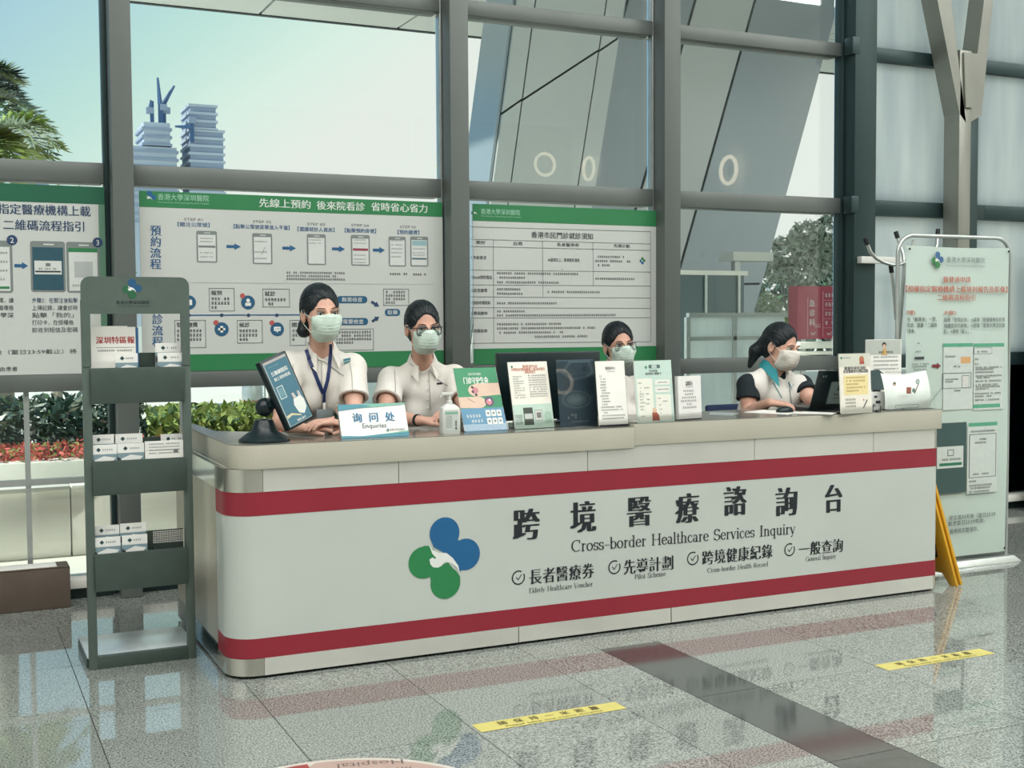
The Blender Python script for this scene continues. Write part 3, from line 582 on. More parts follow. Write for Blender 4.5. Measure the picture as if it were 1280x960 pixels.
wall([(.945+.03, 5.6)]+[(p[0]+.02 if p[0] < 2 else p[0]-.02, p[1]+.02) for p in pp], 0, .03, .02, M['black'], 'plinth', t)
MB().box((.945, 4.76, .10), (.965, 5.66, .715), M['steel_beige']).build('side_panel', t); MB().box((.943, 4.76, .012), (.965, 5.66, .099), M['chrome']).build('side_skirting', t)
MB().box((.943, 4.76, .7155), (.965, 5.66, .803), M['chrome']).build('side_band', t)
MB().box((4.45, 4.905, .012), (4.47, 5.66, .81), M['steel_beige']).build('side_panel', t)
def slab(name, path, inner, z0, z1):
    P = path+inner; n = len(P)
    MB().add([(*p, z0) for p in P]+[(*p, z1) for p in P], [list(range(n))[::-1]]+[(i, (i+1) % n, n+(i+1) % n, n+i) for i in range(n)], M['worktop']).build(name, t, bevel=.003, fix=True)
    MB().add([(*p, z1+.0005) for p in P]+[(*p, z1+.0025) for p in P], [list(range(n))[::-1], list(range(n, 2*n))]+[(i, (i+1) % n, n+(i+1) % n, n+i) for i in range(n)], M['topstone']).build('top_surface', t, fix=True)
wl = wrap_path(.965, 4.49, YC-.014, 5.66, 5.66, .10, .03)
Lp = [p for p in wl if p[0] < 1.2]; Rp = [p for p in wl if p[0] > 4]
slab('worktop', Lp+[(2.706, YC-.014)], [(2.706, 5.0), (1.30, 5.0), (1.04, 5.22), (1.03, 5.66)], .8035, .894)
slab('worktop', [(2.7075, YC-.008)]+Rp, [(4.20, 5.66), (4.20, 5.1), (4.1, 5.0), (2.7075, 5.0)], .8125, .907)
ZT, ZR = .8965, .9095
box('desk_top', (1.2, 5.0, .70), (4.3, 5.06, .73), M['topstone'], t)
for x in (1.35, 2.7, 4.1): box('support_panel', (x-.01, 4.6, .0), (x+.01, 4.98, .80), M['whitep'], t)
# lettering on the front
S = Sheet((0, YC-.0005, 0), (1, 0, 0), (0, 0, 1), .0006)
logo(S, *S.px(556, 698), .308, 2)
for ch, x, y in zip('跨境醫療諮詢台', (658, 729, 799, 859, 919, 983, 1042), (655, 646, 639, 635, 626, 627, 623)):
    u, v = S.px(x, y); S.text(ch, u, v, .136, BLK, w=.112 if ch != '台' else .09, off=-.008, fat=.0078)
# serif roman alphabet drawn as thick and thin strokes (unit x-height em)
def serif_text(S, s, x0, x1, yb0, yb1, h, m, l=2):
    """letters set from (x0,yb0) to (x1,yb1) in sheet metres, cap height h"""
    xh = .66; st = .105; th = .045; sf = .10
    def arc(cx, cy, rx, ry, a0, a1, w0=None):
        P = [];
        for i in range(15):
            a = math.radians(a0+(a1-a0)*i/14); P.append((cx+rx*math.cos(a), cy+ry*math.sin(a), th+(st-th)*abs(math.cos(a))))
        return P
    def V(x, a, b, w=None): return [(x, a, w or st), (x, b, w or st)]
    def Sf(x, y, w=.24): return [(x-w/2, y, th), (x+w/2, y, th)]
    G = {
     'C': (.78, [arc(.42, .5, .36, .48, 50, 310), V(.68, .68, .98, .05)]),
     'H': (.86, [V(.16, 0, 1), V(.70, 0, 1), [(.16, .5, th), (.7, .5, th)], Sf(.16, .02), Sf(.16, .98), Sf(.7, .02), Sf(.7, .98)]),
     'S': (.62, [arc(.31, .73, .22, .25, 30, 270), arc(.31, .26, .24, .25, 90, -150), V(.54, .72, .96, .04), V(.06, .04, .28, .04)]),
     'I': (.40, [V(.20, 0, 1, .12), Sf(.2, .02, .3), Sf(.2, .98, .3)]),
     'E': (.66, [V(.16, 0, 1), Sf(.16, .98), [(.16, .97, th), (.58, .97, th)], [(.16, .5, th), (.45, .5, th)], [(.16, .03, th), (.6, .03, th)], V(.58, .8, .98, .04), V(.61, 0, .2, .04)]),
     'V': (.76, [[(.08, 1, st), (.38, 0, st)], [(.38, 0, th), (.68, 1, th)], Sf(.08, .98), Sf(.68, .98)]),
     'P': (.64, [V(.16, 0, 1), Sf(.16, .02), [(.16, .97, th), (.38, .97, th)], arc(.36, .73, .2, .24, 90, -90), [(.16, .49, th), (.36, .49, th)]]),
     'G': (.8, [arc(.42, .5, .36, .48, 50, 300), V(.68, 0.05, .42, .1), Sf(.66, .42), V(.68, .7, .98, .05)]),
     'R': (.74, [V(.16, 0, 1), Sf(.16, .02), [(.16, .97, th), (.38, .97, th)], arc(.36, .74, .2, .23, 90, -90), [(.16, .51, th), (.36, .51, th)], [(.36, .5, st), (.66, .02, st)], Sf(.64, .02, .18)]),
     'r': (.42, [V(.15, 0, xh), Sf(.15, .02), Sf(.1, xh-.02, .12), arc(.30, .42, .14, .2, 150, 60), [(.36, .57, .09), (.37, .56, .09)]]),
     'o': (.56, [arc(.28, .33, .21, .32, 0, 360)]), 's': (.44, [arc(.22, .48, .15, .16, 30, 270), arc(.22, .17, .16, .16, 90, -150), V(.38, .46, .62, .04), V(.06, .03, .2, .04)]),
     '-': (.46, [[(.05, .36, .05), (.41, .36, .05)]]), 'b': (.58, [V(.14, 0, 1.02), Sf(.08, 1.0, .14), arc(.32, .33, .19, .31, 150, -150)]),
     'd': (.58, [V(.43, 0, 1.02), Sf(.37, 1.0, .14), Sf(.48, .02, .14), arc(.26, .33, .19, .31, 30, 330)]),
     'e': (.50, [arc(.26, .33, .19, .32, 5, 320), [(.09, .36, th), (.44, .36, th)]]), 'a': (.50, [arc(.20, .18, .13, .17, 90, 400), V(.35, .04, .48), arc(.22, .47, .13, .17, 0, 150), Sf(.42, .02, .14)]),
     'l': (.28, [V(.14, 0, 1.02), Sf(.14, .02), Sf(.09, 1.0, .12)]), 't': (.36, [V(.16, .08, .88, .09), [(.02, xh-.02, th), (.3, xh-.02, th)], arc(.25, .1, .1, .09, 190, 330)]),
     'h': (.60, [V(.14, 0, 1.02), Sf(.09, 1.0, .12), Sf(.14, .02), arc(.29, .46, .15, .19, 160, 0), V(.44, 0, .46), Sf(.44, .02)]),
     'c': (.47, [arc(.26, .33, .19, .32, 50, 315), [(.38, .52, .09), (.39, .5, .09)]]), 'v': (.52, [[(.08, xh, st), (.26, 0, st)], [(.26, 0, th), (.44, xh, th)], Sf(.08, xh-.02, .18), Sf(.44, xh-.02, .16)]),
     'i': (.28, [V(.14, 0, xh), Sf(.14, .02), Sf(.09, xh-.02, .12), [(.14, .86, .12), (.14, .95, .12)]]), 'n': (.60, [V(.14, 0, xh), Sf(.09, xh-.02, .12), Sf(.14, .02), arc(.29, .46, .15, .19, 160, 0), V(.44, 0, .46), Sf(.44, .02)]),
     'q': (.58, [V(.43, -.28, xh), Sf(.43, -.27), arc(.26, .33, .19, .31, 30, 330)]), 'u': (.60, [V(.14, .2, xh), Sf(.1, xh-.02, .14), arc(.28, .2, .14, .18, 180, 360), V(.44, 0, xh), Sf(.4, xh-.02, .12), Sf(.49, .02, .12)]),
     'y': (.52, [[(.08, xh, st), (.27, .05, st)], [(.46, xh, th), (.22, -.2, th)], Sf(.08, xh-.02, .18), Sf(.46, xh-.02, .16), [(.22, -.2, .07), (.1, -.26, .09)]]),
     'm': (.88, [V(.14, 0, xh), Sf(.09, xh-.02, .12), Sf(.14, .02), arc(.28, .46, .14, .19, 160, 0), V(.42, 0, .46), Sf(.42, .02, .2), arc(.57, .46, .14, .19, 160, 0), V(.71, 0, .46), Sf(.71, .02)]),
     ' ': (.42, [])}
    tot = sum(G[c][0] for c in s); sx = (x1-x0)/tot; x = 0; dy = (yb1-yb0)/(x1-x0)
    for c in s:
        w, strokes = G[c]
        for st_ in strokes:
            for (ax, ay, aw), (bx, by, bw) in zip(st_[:-1], st_[1:]):
                A = np.array([(x+ax)*sx, ay*h]); B = np.array([(x+bx)*sx, by*h]); d = B-A; n_ = np.linalg.norm(d)
                if n_ < 1e-6: continue
                q = np.array([-d[1], d[0]])/n_; e = d/n_*.006*h*2; hor = abs(d[0])/n_
                k = h*1.0 if hor > .7 else sx
                Q = [A-q*aw*k/2-e, B-q*bw*k/2+e, B+q*bw*k/2+e, A+q*aw*k/2-e]
                S.poly([(x0+p[0], yb0+p[1]+dy*p[0]) for p in Q], m, l+.01*(len(S.mb.f) % 40))
        x += w
a, b = S.px(714, 690), S.px(994, 667)
serif_text(S, 'Cross-border Healthcare Services Inquiry', a[0], b[0], a[1], b[1], .050, BLK)
for ico, (x, y), txt, xa, xb, ty, en, ea, eb, ey in (
    (0, (648, 722), '長者醫療券', 661, 743, 717, 'Elderly Healthcare Voucher', 661, 741, 734),
    (0, (768, 709), '先導計劃', 779, 842, 706, 'Pilot Scheme', 793, 832, 719),
    (0, (866, 698), '跨境健康紀錄', 877, 966, 693, 'Cross-border Health Record', 884, 960, 709),
    (0, (987, 687), '一般查詢', 998, 1054, 684, 'General Inquiry', 1007, 1045, 697)):
    u, v = S.px(x, y); r = .028
    for k in range(24):
        if 2 <= k <= 3: continue
        a0, a1 = 6.2832*k/24, 6.2832*(k+1)/24; S.line(u+r*math.cos(a0), v+r*math.sin(a0), u+r*math.cos(a1), v+r*math.sin(a1), .0055, BLK)
    S.line(u-.011, v+.003, u-.001, v-.010, .0035, BLK); S.line(u-.001, v-.010, u+.014, v+.012, .0035, BLK)
    a, b = S.px(xa, ty), S.px(xb, ty); n = len(txt); cw = (b[0]-a[0])/n; vm = S.px((xa+xb)/2, ty)[1]
    for i, ch in enumerate(txt): S.text(ch, a[0]+cw*(i+.5), vm, .066, BLK, w=cw*.86, off=-.012, fat=.0028)
    a, b = S.px(ea, ey), S.px(eb, ey); vm = S.px((ea+eb)/2, ey)[1]; serif_text(S, en, a[0], b[0], vm-.010, vm-.010, .021, BLK)
S.build('lettering', t)
# ------------------------------------------------------------------ floor markings
def tape(x0, x1, y, tilt, lab):
    t = thing('floor_tape', lab, 'sticker', ((x0+x1)/2, y, 0)); c, s = math.cos(tilt), math.sin(tilt); Lg = x1-x0
    ux = np.array([c, s, 0]); uy = np.array([-s, c, 0]); O = np.array([x0, y-.04, .0006])
    MB().obox(O, ux*Lg, uy*.082, (0, 0, .0006), M['tape']).build('tape_strip', t)
    S = Sheet(O+np.array([0, 0, .0008]), ux, uy, .0002); ty = ink(66, 56, 36)
    for i, ch in enumerate('請保持一米距離'): S.text(ch, .10+i*.0585*Lg/.55, .052, .036, ty, w=.032, off=.02)
    S.text('Please keep one metre distance', .28*Lg/.55, .018, .018, ty, w=.37); S.build('lettering', t)
tape(1.572, 2.128, 3.657, .004, 'yellow keep distance floor tape, the one nearer the centre')
tape(3.268, 3.82, 3.612, -.01, 'yellow keep distance floor tape, the one at the right')
t = thing('floor_sticker', 'round pink and red floor sticker cut off by the bottom edge', 'sticker', (.95, 3.115, 0)); c = (.95, 3.115, .0005)
MB().lathe([(.49, 0), (.488, .0006)], c, ink(196, 190, 180), 64).build('white_rim', t)
S = Sheet((c[0], c[1], .0013), (1, 0, 0), (0, 1, 0), .0002)
pk = ink(176, 152, 142); rd = ink(150, 62, 62)
S.poly([(.47*math.cos(a), .47*math.sin(a)) for a in np.linspace(math.radians(-178), math.radians(84), 50)], pk, 1)
S.poly([(0, 0)]+[(.47*math.cos(a), .47*math.sin(a)) for a in np.linspace(math.radians(87), math.radians(176), 24)], rd, 2)
S.text('Hospital', .20, .385, .05, ink(96, 84, 80), w=.2, rot=math.pi-.25); S.text('深圳醫院', .20, .315, .05, ink(96, 84, 80), rot=math.pi-.25); S.build('sticker_print', t)
# ------------------------------------------------------------------ posters on the glass
YP = 6.296
def poster(lab, x0, x1, z0, z1):
    t = thing('poster', lab, 'poster', ((x0+x1)/2, YP, z0)); box('poster_board', (x0, YP, z0), (x1, YP+.006, z1), M['posterbg'], t)
    return t, Sheet((0, YP-.0005, 0), (1, 0, 0), (0, 0, 1), .0006)
T1 = ink(34, 62, 96); TD = ink(52, 58, 62); LG = ink(170, 176, 174); ARW = ink(32, 88, 132); PHN = ink(120, 128, 126); SCR = ink(206, 210, 206)
def arrow(S, x0, x1, y, h, m):
    (a, va), (b, vb) = S.px(x0, y), S.px(x1, y); k = S.px(x0, y-h/2)[1]-S.px(x0, y+h/2)[1]; xm = a+(b-a)*.55
    S.rect(a, va-k*.22, xm, va+k*.22, m, 2).poly([(xm, va-k*.5), (b, va), (xm, va+k*.5)], m, 2)
def phone(S, x0, y0, x1, y1, body=PHN, scr=SCR):
    a = S.px(x0, y1); b = S.px(x1, y0); b = (b[0], max(b[1], a[1]+.05)); w = b[0]-a[0]; h = b[1]-a[1]
    S.rr(a[0], a[1], b[0], b[1], w*.08, body, 1).rect(a[0]+w*.07, a[1]+h*.04, b[0]-w*.07, b[1]-h*.12, scr, 2).rect(a[0]+w*.38, b[1]-h*.075, b[0]-w*.32, b[1]-h*.05, SCR, 2); return a, b, w, h
# left poster
t, S = poster('left poster about uploading records by code, cut off by the left edge', -.72, .735, 1.115, 2.03)
S.rect(-.72, 1.945, .735, 2.03, M['green_dk'], 1).rect(.705, 1.115, .735, 1.945, ink(92, 132, 110), 1)
S.tpx('授權指定醫療機構上載', -33, 113, 262, 13, T1, off=.02); S.tpx('二維碼流程指引', 4, 105, 282, 13, T1, off=.02)
for x, y, n in ((15, 300, '2'), (122, 303, '3')): u, v = S.px(x, y); S.circ(u, v, .024, T1, 4); S.text(n, u, v, .034, WHT, l=5)
phone(S, -32, 301, 15, 366); S.rpx(-28, 358, 12, 361, M['green'], 3)
for k in range(4): S.tpx('', -26, 10, 316+k*11, 3, TD, fuzz=True)
a, b, w, h = phone(S, 39, 302, 81, 365); S.rect(a[0]+w*.06, a[1]+h*.04, b[0]-w*.06, b[1]-h*.12, ink(36, 78, 92), 3); S.rpx(43, 326, 77, 343, SCR, 4); S.tpx('', 48, 72, 336, 2.4, TD, l=5, fuzz=True); S.rpx(44, 338.5, 76, 340.5, TD, 5); S.rpx(57, 329, 63, 333, GRY, 5)
a, b, w, h = phone(S, 84, 303, 124, 366); S.rect(a[0]+w*.06, b[1]-h*.2, b[0]-w*.06, b[1]-h*.12, M['green'], 3); S.rpx(93, 327, 116, 347, LG, 3); S.tpx('', 90, 120, 357, 3, TD, fuzz=True)
arrow(S, 18, 35, 332, 9, ARW)
for k, (s0, s1) in enumerate((('步驟2：點擊「二維碼', '步驟3：在關注後獲取的'), ('上傳記錄，選擇就診，讓', '上傳記錄，讓會診時')),): pass
for k, tt in enumerate(('步驟3：在關注後點擊', '上傳記錄，讓會診時', '點擊「我的」', '打印卡，在授權格', '前收到短信及密碼')): S.tpx(tt, 40, 97 if k < 2 or k > 3 else 92, 375.5+k*9.2, 6.4, TD if k else T1)
for k, tt in enumerate(('選擇，讓', '在醫療格', '下學深')): S.tpx(tt, -8, 17, 375.5+k*9.2, 6.4, TD)
for k, tt in enumerate(('提交滿30天後（當日23:59截止）將', '記錄會被')): S.tpx(tt, -60, 96, 440, 6, TD) if k == 0 else None
S.tpx('醫療將完整保存，數據由患者', -80, 22, 462, 6, TD); S.build('poster_print', t)
# centre poster
t, S = poster('wide flow chart poster with green bands behind the two standing women', .90, 2.525, 1.115, 2.02)
S.rect(.90, 1.94, 2.525, 2.02, M['green'], 1).rect(.90, 1.115, 2.525, 1.20, M['green'], 1)
HW = ink(214, 220, 214); HT = ink(150, 196, 170)
S.tpx('香港大學深圳醫院', 197, 261, 247, 8, HT, off=.01); S.tpx('The University of Hong Kong-Shenzhen Hospital', 197, 261, 253.5, 2.6, HT)
u, v = S.px(187, 247); logo(S, u, v, .062, 2, BLUE, M['green'], HW)
S.tpx('先線上預約', 324, 388, 254.5, 11, HW, off=.02); S.tpx('後來院看診', 396, 456, 257.5, 11, HW, off=.02); S.tpx('省時省心省力', 464, 534, 259.5, 11, HW, off=.02)
PB = ink(40, 88, 134)
for k, ch in enumerate('預約流程'): u, v = S.px(194.5, 288+k*14); S.text(ch, u, v, .052, PB, off=.02)
for k, ch in enumerate('看診流程'): u, v = S.px(197, 385+k*14); S.text(ch, u, v, .052, PB, off=.02)
for n, (xa, xb, ya, tt, ta, tb) in enumerate(((230, 253, 274, '【關注公眾號】', 222, 262), (316, 339, 277, '【點擊公眾號菜單進入平臺】', 292, 362), (384, 406, 280, '【選擇就診人資訊】', 372, 418), (439, 461, 281.5, '【點擊預約掛號】', 431, 470), (500, 520, 283.5, '【預約繳費】', 497, 524))):
    S.tpx('STEP 0%d' % (n+1), xa, xb, ya, 4.2, GRY); S.tpx(tt, ta, tb, ya+6.8, 5.6, PB, off=.01)
for q in ((246, 289, 271, 328), (316, 292, 340, 330), (384, 293, 407, 331), (439, 294, 462, 332), (486, 296, 507, 333), (513, 296, 535, 333)): phone(S, *q)
S.rpx(248, 307, 269, 309.5, GRY, 3); S.rpx(441, 310.5, 460, 313.5, ink(140, 60, 76), 3); S.rpx(515, 301, 533, 307, ink(140, 176, 180), 3); S.rpx(515, 322.5, 533, 324.5, ink(70, 100, 116), 3)
for xa, ys_ in ((250, (298, 302, 316, 321)), (318, (302, 315, 323)), (386, (300, 304)), (442, (300, 304, 319, 324, 328)), (488, (301, 306, 311, 316, 321)), (516, (311, 316, 319))):
    for y in ys_: S.tpx('', xa, xa+16, y, 1.6, GRY, l=3, fuzz=True)
S.line(*S.px(327, 318), *S.px(331, 309), .002, GRY, 4)
for xa, xb, y in ((283, 301, 308), (353, 370, 310), (415, 431, 311), (466, 481, 312.5)): arrow(S, xa, xb, y, 8, ARW)
for y, w_ in ((341, 433), (345, 422), (349, 433)): S.tpx('', 358, w_, y, 2.8, TD, fuzz=True)
S.tpx('', 487, 512, 342.5, 3, TD, fuzz=True); S.tpx('', 516, 534, 343, 3, TD, fuzz=True)
S.rpx(232, 354, 542, 354.7, LG)
u0, v0 = S.px(236, 394); u1, v1 = S.px(378, 393.5); S.line(u0, v0, u1, v1, .006, PB, 2)
for x in (236, 277, 310.5, 346): u, v = S.px(x, 394); S.circ(u, v, .009, T1, 3)
CB = ink(28, 86, 120); RDT = ink(176, 84, 78)
def icon(x, y, kind):
    u, v = S.px(x, y); S.circ(u, v, .036, CB, 3)
    if kind != 0: S.circ(u-.028, v+.034, .013, RDT, 4)
    if kind == 0: S.rect(u-.016, v-.014, u+.016, v+.014, WHT, 4)
    if kind == 1: S.circ(u, v+.010, .010, WHT, 4); S.rect(u-.015, v-.018, u+.015, v-.002, WHT, 4)
    if kind == 2: S.rect(u-.018, v-.006, u+.018, v+.006, WHT, 4).rect(u-.007, v-.017, u+.007, v+.017, WHT, 4)
    if kind == 3: S.rr(u-.018, v-.010, u+.018, v+.013, .004, WHT, 4); S.poly([(u-.006, v-.010), (u+.004, v-.010), (u, v-.02)], WHT, 4)
    if kind == 3:
        for d in (-.009, 0, .009): S.circ(u+d, v+.002, .0025, CB, 5)
icon(236, 378, 0); icon(310, 378, 1); icon(277, 411.5, 2); icon(346.5, 411.5, 3)
def cbox(x0, y0, x1, y1, title, rows):
    a = S.px((x0+x1)/2, y1)[1]; b = S.px((x0+x1)/2, y0)[1]; ua = S.px(x0, y0)[0]; ub = S.px(x1, y0)[0]; S.frame(ua, a, ub, b, .003, GRY, 2)
    if title: S.tpx(title, x0+3, x0+3+len(title)*6.5, y0+6, 6.2, TD, off=.02)
    for r in range(rows): S.tpx('', x0+3, x1-3-(r == rows-1)*(x1-x0)*.4, y0+(13.5 if title else 4)+r*(5.4 if title else 4.4), 3.9 if title else 3.3, TD, fuzz=True)
cbox(261, 360, 293, 389, '報到', 3); cbox(328, 361, 362, 384, '就診', 2); cbox(218, 400, 257, 435, '取號繳費', 4); cbox(296, 400, 328, 429, '候診', 3); cbox(362, 400, 382, 432, '開單', 3)
cbox(479, 361, 511, 382, '', 4); cbox(417, 411, 467, 438, '', 4)
for x0, x1, y, tt in ((421, 459, 374.5, '無需檢查'), (423, 460, 402, '需要檢查'), (481, 500, 390.5, '取藥')):
    ua, vm = S.px(x0, y); ub, _ = S.px(x1, y); S.rr(ua, vm-.019, ub, vm+.019, .017, CB, 2); m_ = (x0+x1)/2; w_ = len(tt)*3.2; S.tpx(tt, m_-w_, m_+w_, y, 5.8, WHT, l=4)
for (xa, ya), (xb, yb) in (((464, 377), (474, 383)), ((465, 402), (474, 396))):
    a, b = np.array(S.px(xa, ya)), np.array(S.px(xb, yb)); d = (b-a)/np.linalg.norm(b-a); q = np.array([-d[1], d[0]]); mid = a+(b-a)*.5
    S.line(*a, *mid, .014, T1, 2); S.poly([mid+q*.016, b, mid-q*.016], T1, 2)
S.build('poster_print', t)
# right poster : table
t, S = poster('table poster with green bands behind the woman peeking over the papers', 2.708, 3.925, 1.115, 2.02)
S.rect(2.708, 1.925, 3.925, 2.02, M['green'], 1).rect(2.708, 1.115, 3.925, 1.205, M['green'], 1)
S.tpx('香港大學深圳醫院', 601, 650, 265, 7, HT, off=.01); S.tpx('The University of Hong Kong-Shenzhen Hospital', 601, 651, 270.5, 2.3, HT); u, v = S.px(594, 266); logo(S, u, v, .05, 2, M['green'], M['green'], HW)
S.tpx('香港市民門診就診須知', 664, 741, 294.5, 8, TD, off=.02)
S.rpx(702, 336, 703, 337, TD)
XB = [S.px(813, 350)[0], ]
def hl(y0, y1, xa=588, xb=813): S.line(*S.px(xa, y0), *S.px(xb, y1), .0028, GRY, 2)
for ya, yb, xa, xb in ((283.5, 289.5, 588, 813), (299, 305, 588, 813), (308, 313, 588, 813), (337.5, 340, 588, 813), (356, 357.5, 588, 813), (371, 372.5, 588, 813), (384.5, 385.5, 588, 813), (397.5, 397, 588, 813), (429, 427, 588, 813)): hl(ya, yb, xa, xb)
for x, ya, yb in ((616.5, 299, 429), (678, 301, 371), (741, 303, 357), (813, 289, 427)): S.line(*S.px(x, ya), *S.px(x+.6, yb), .0028, GRY, 2)
for tt, xa, xb, y in (('類別', 595, 606, 303), ('自費', 642, 653, 304.5), ('長者醫療券', 696, 724, 306), ('先導計劃', 767, 787, 307.5), ('1.年齡要求', 589, 608, 322), ('2.Book預約電話', 589, 615, 346.5), ('3.診症繳費', 589, 609, 363), ('4.到診所需資料', 589, 613, 378.5), ('5.費用繳納', 589, 609, 391.5), ('6.相關查詢', 589, 609, 413.5), ('65歲或以上，香港居民適用', 685, 724, 325)): S.tpx(tt, xa, xb, y, 4.6, TD, off=.01)
for xa, xb, y in ((744, 780, 321), (744, 790, 326.5), (747, 765, 331.5), (621, 727, 342), (624, 658, 347), (621, 700, 353), (744, 795, 348.5), (621, 651, 361.5), (621, 655, 367), (684, 752, 365), (621, 698, 379), (621, 656, 389), (621, 772, 394), (621, 702, 405), (621, 744, 410), (621, 709, 415.5), (668, 735, 420.5)): S.tpx('', xa, xb, y, 3.0, TD, fuzz=True)
u, v = S.px(803, 326); logo(S, u, v, .04, 2, M['green'], BLUE, HW); S.build('poster_print', t)
# ------------------------------------------------------------------ brochure stand
SX0, SX1, SY = .482, .893, 4.95
t = thing('brochure_stand', 'grey green steel brochure stand with three pockets left of the counter', 'stand', ((SX0+SX1)/2, SY+.1, 0))
G = M['stand']
for x0 in (SX0, SX1-.032): MB().box((x0, SY-.0, .0), (x0+.032, SY+.035, 1.45), G).build('post', t, bevel=.003)
P = [(SX0, 1.395), (SX0, 1.50)]+[(SX0+.035-.035*math.cos(a), 1.505+.035*math.sin(a)) for a in np.linspace(0, math.pi/2, 6)]+[(SX1-.035+.035*math.sin(a), 1.505+.035*math.cos(a)) for a in np.linspace(0, math.pi/2, 6)]+[(SX1, 1.50), (SX1, 1.395)]
MB().prism([(x, SY-.002, z) for x, z in P], (0, .012, 0), G).build('header_panel', t, fix=True)
for x0 in (SX0+.001, SX1-.033): MB().box((x0, SY-.003, 1.19), (x0+.032, SY-.0005, 1.396), G).build('header_leg', t)
MB().box((SX0+.026, SY+.0, .0), (SX1-.026, SY+.03, .05), M['pocket']).build('front_kick', t, bevel=.003)
MB().box((SX0-.005, SY+.031, .038), (SX1+.005, SY+.37, .048), M['plate']).build('base_plate', t, bevel=.002)
MB().box((SX0-.007, SY+.04, .0), (SX0+.01, SY+.37, .0375), M['pocket']).build('base_rim', t); MB().box((SX1-.01, SY+.04, .0), (SX1+.007, SY+.37, .0375), M['pocket']).build('base_rim', t); MB().box((SX0, SY+.355, .0), (SX1, SY+.37, .037), M['pocket']).build('base_rim', t)
def pocket(z0, z1, zb, holes=False):
    a, b = SX0+.028, SX1-.028
    w = MB().box((a, SY-.012, z0), (b, SY-.006, z1), M['pocket']); w.box((a, SY-.006, z0), (b, SY+.09, z0+.006), M['pocket'])
    o = w.build('pocket', t, bevel=.001)
    MB().box((a, SY+.085, z0), (b, SY+.09, zb), M['pocket']).build('pocket_back', o)
    for k in (1, 2): MB().box((a+(b-a)*k/3-.0015, SY-.0055, z0+.01), (a+(b-a)*k/3+.0015, SY+.084, z1-.004), M['pocket']).build('divider', o)
    if holes:
        hb = MB()
        for i in range(18):
            for j in range(7):
                hb.lathe([(.0028, 0), (.0028, .001)], (a+(b-a)*.66+.004+i*.0068, SY+.0838, z1+.012+j*.0072), M['paper'], 6, (0, 1, 0))
        q = hb.build('perforation', o); q['kind'] = 'stuff'
pocket(1.045, 1.185, 1.24); pocket(.687, .822, .90); pocket(.31, .458, .52, True)
S = Sheet((0, SY-.0025, 0), (1, 0, 0), (0, 0, 1), .0004); u, v = S.px(165, 361); logo(S, u, v, .072, 2, ink(26, 82, 122), ink(34, 96, 62))
S.tpx('香港大學深圳醫院', 145, 187, 378, 4.6, ink(40, 52, 52), off=.015); S.tpx('The University of Hong Kong-Shenzhen Hospital', 146, 187, 382.5, 2, ink(50, 62, 62)); S.build('header_print', t)
BT = ink(230, 231, 226); BPH = ink(126, 150, 158)
def brochure(x0, y0, x1, y1, Y, lab, back=.13, photo=True, kind='n'):
    a, b = at(x0, y0, Y), at(x1, y1, Y); z1 = a[2]; w = at(x1, y0, Y)[0]-a[0]; zb = b[2]-back*.6
    t = thing('brochure', lab, 'brochure', (a[0]+w/2, Y, zb), 'brochures in the steel stand')
    MB().box((a[0], Y, zb), (a[0]+w, Y+.006, z1), M['paper']).build('brochure_cover', t)
    S = Sheet((a[0], Y-.0004, zb), (1, 0, 0), (0, 0, 1), .0003); h = z1-zb
    S.rect(0, h-.036, w, h-.001, BT, 1)
    if kind == 'n':
        S.poly([(w*.30-.009+.009, h-.028), (w*.30+.009, h-.019), (w*.30, h-.010), (w*.30-.009, h-.019)], ink(40, 70, 70), 2); S.fuzz(w*.44, h-.019, w*.42, .008, GRY, 2)
        if photo: S.rect(0, zb*0, w, h-.037, BPH, 1).poly([(w*.1, h-.06), (w*.5, h-.044), (w*.95, h-.052), (w*.8, h-.07), (w*.3, h-.075)], BT, 2).poly([(0, h-.05), (w*.14, h-.06), (w*.1, h-.075), (0, h-.075)], TD, 2)
    else:
        for k in range(4): S.fuzz(w*.1, h-.012-k*.012, w*.8, .006, TD, 2)
        S.rect(w*.74, h-.05, w*.86, h-.036, GRY, 3)
    S.build('brochure_print', t)
bl = ['single brochure in the middle slot of the top pocket', 'brochure in the right slot of the top pocket, front one', 'brochure in the right slot of the top pocket, behind the front one',
 'brochure in the left slot of the middle pocket, front one', 'brochure in the left slot of the middle pocket, rear one', 'brochure in the centre of the middle pocket, front one', 'brochure in the centre of the middle pocket, rear one', 'brochure with rows of print at the right of the middle pocket', 'brochure at the right of the middle pocket, rear one',
 'brochure in the left slot of the bottom pocket, front one', 'brochure in the left slot of the bottom pocket, rear one', 'brochure in the centre slot of the bottom pocket, front one', 'brochure in the centre slot of the bottom pocket, rear one']
for lab, (a, b, c, d), Y, kd in zip(bl, ((144, 442, 172, 458), (197, 441, 227.5, 458), (194, 429, 226, 442), (113, 557, 146, 575), (114, 544, 144, 557), (146.5, 555, 180, 574), (142.5, 543, 178, 556), (181, 552, 229, 572), (201, 543, 231, 552), (117, 673, 150.5, 692), (117, 658, 149, 671), (152.5, 670, 184, 690), (150, 655, 182.5, 668)),
    (SY+.01, SY+.01, SY+.04, SY+.01, SY+.045, SY+.01, SY+.045, SY+.012, SY+.05, SY+.01, SY+.045, SY+.01, SY+.045), 'nnnnnnnxnnnnn'): brochure(a, b, c, d, Y, lab, kind=kd)
a, b = at(109.5, 409, SY+.055), at(170, 450, SY+.055)
t = thing('newspaper', 'folded newspaper with red masthead in the top pocket of the stand', 'newspaper', ((a[0]+b[0])/2, SY+.055, 1.06))
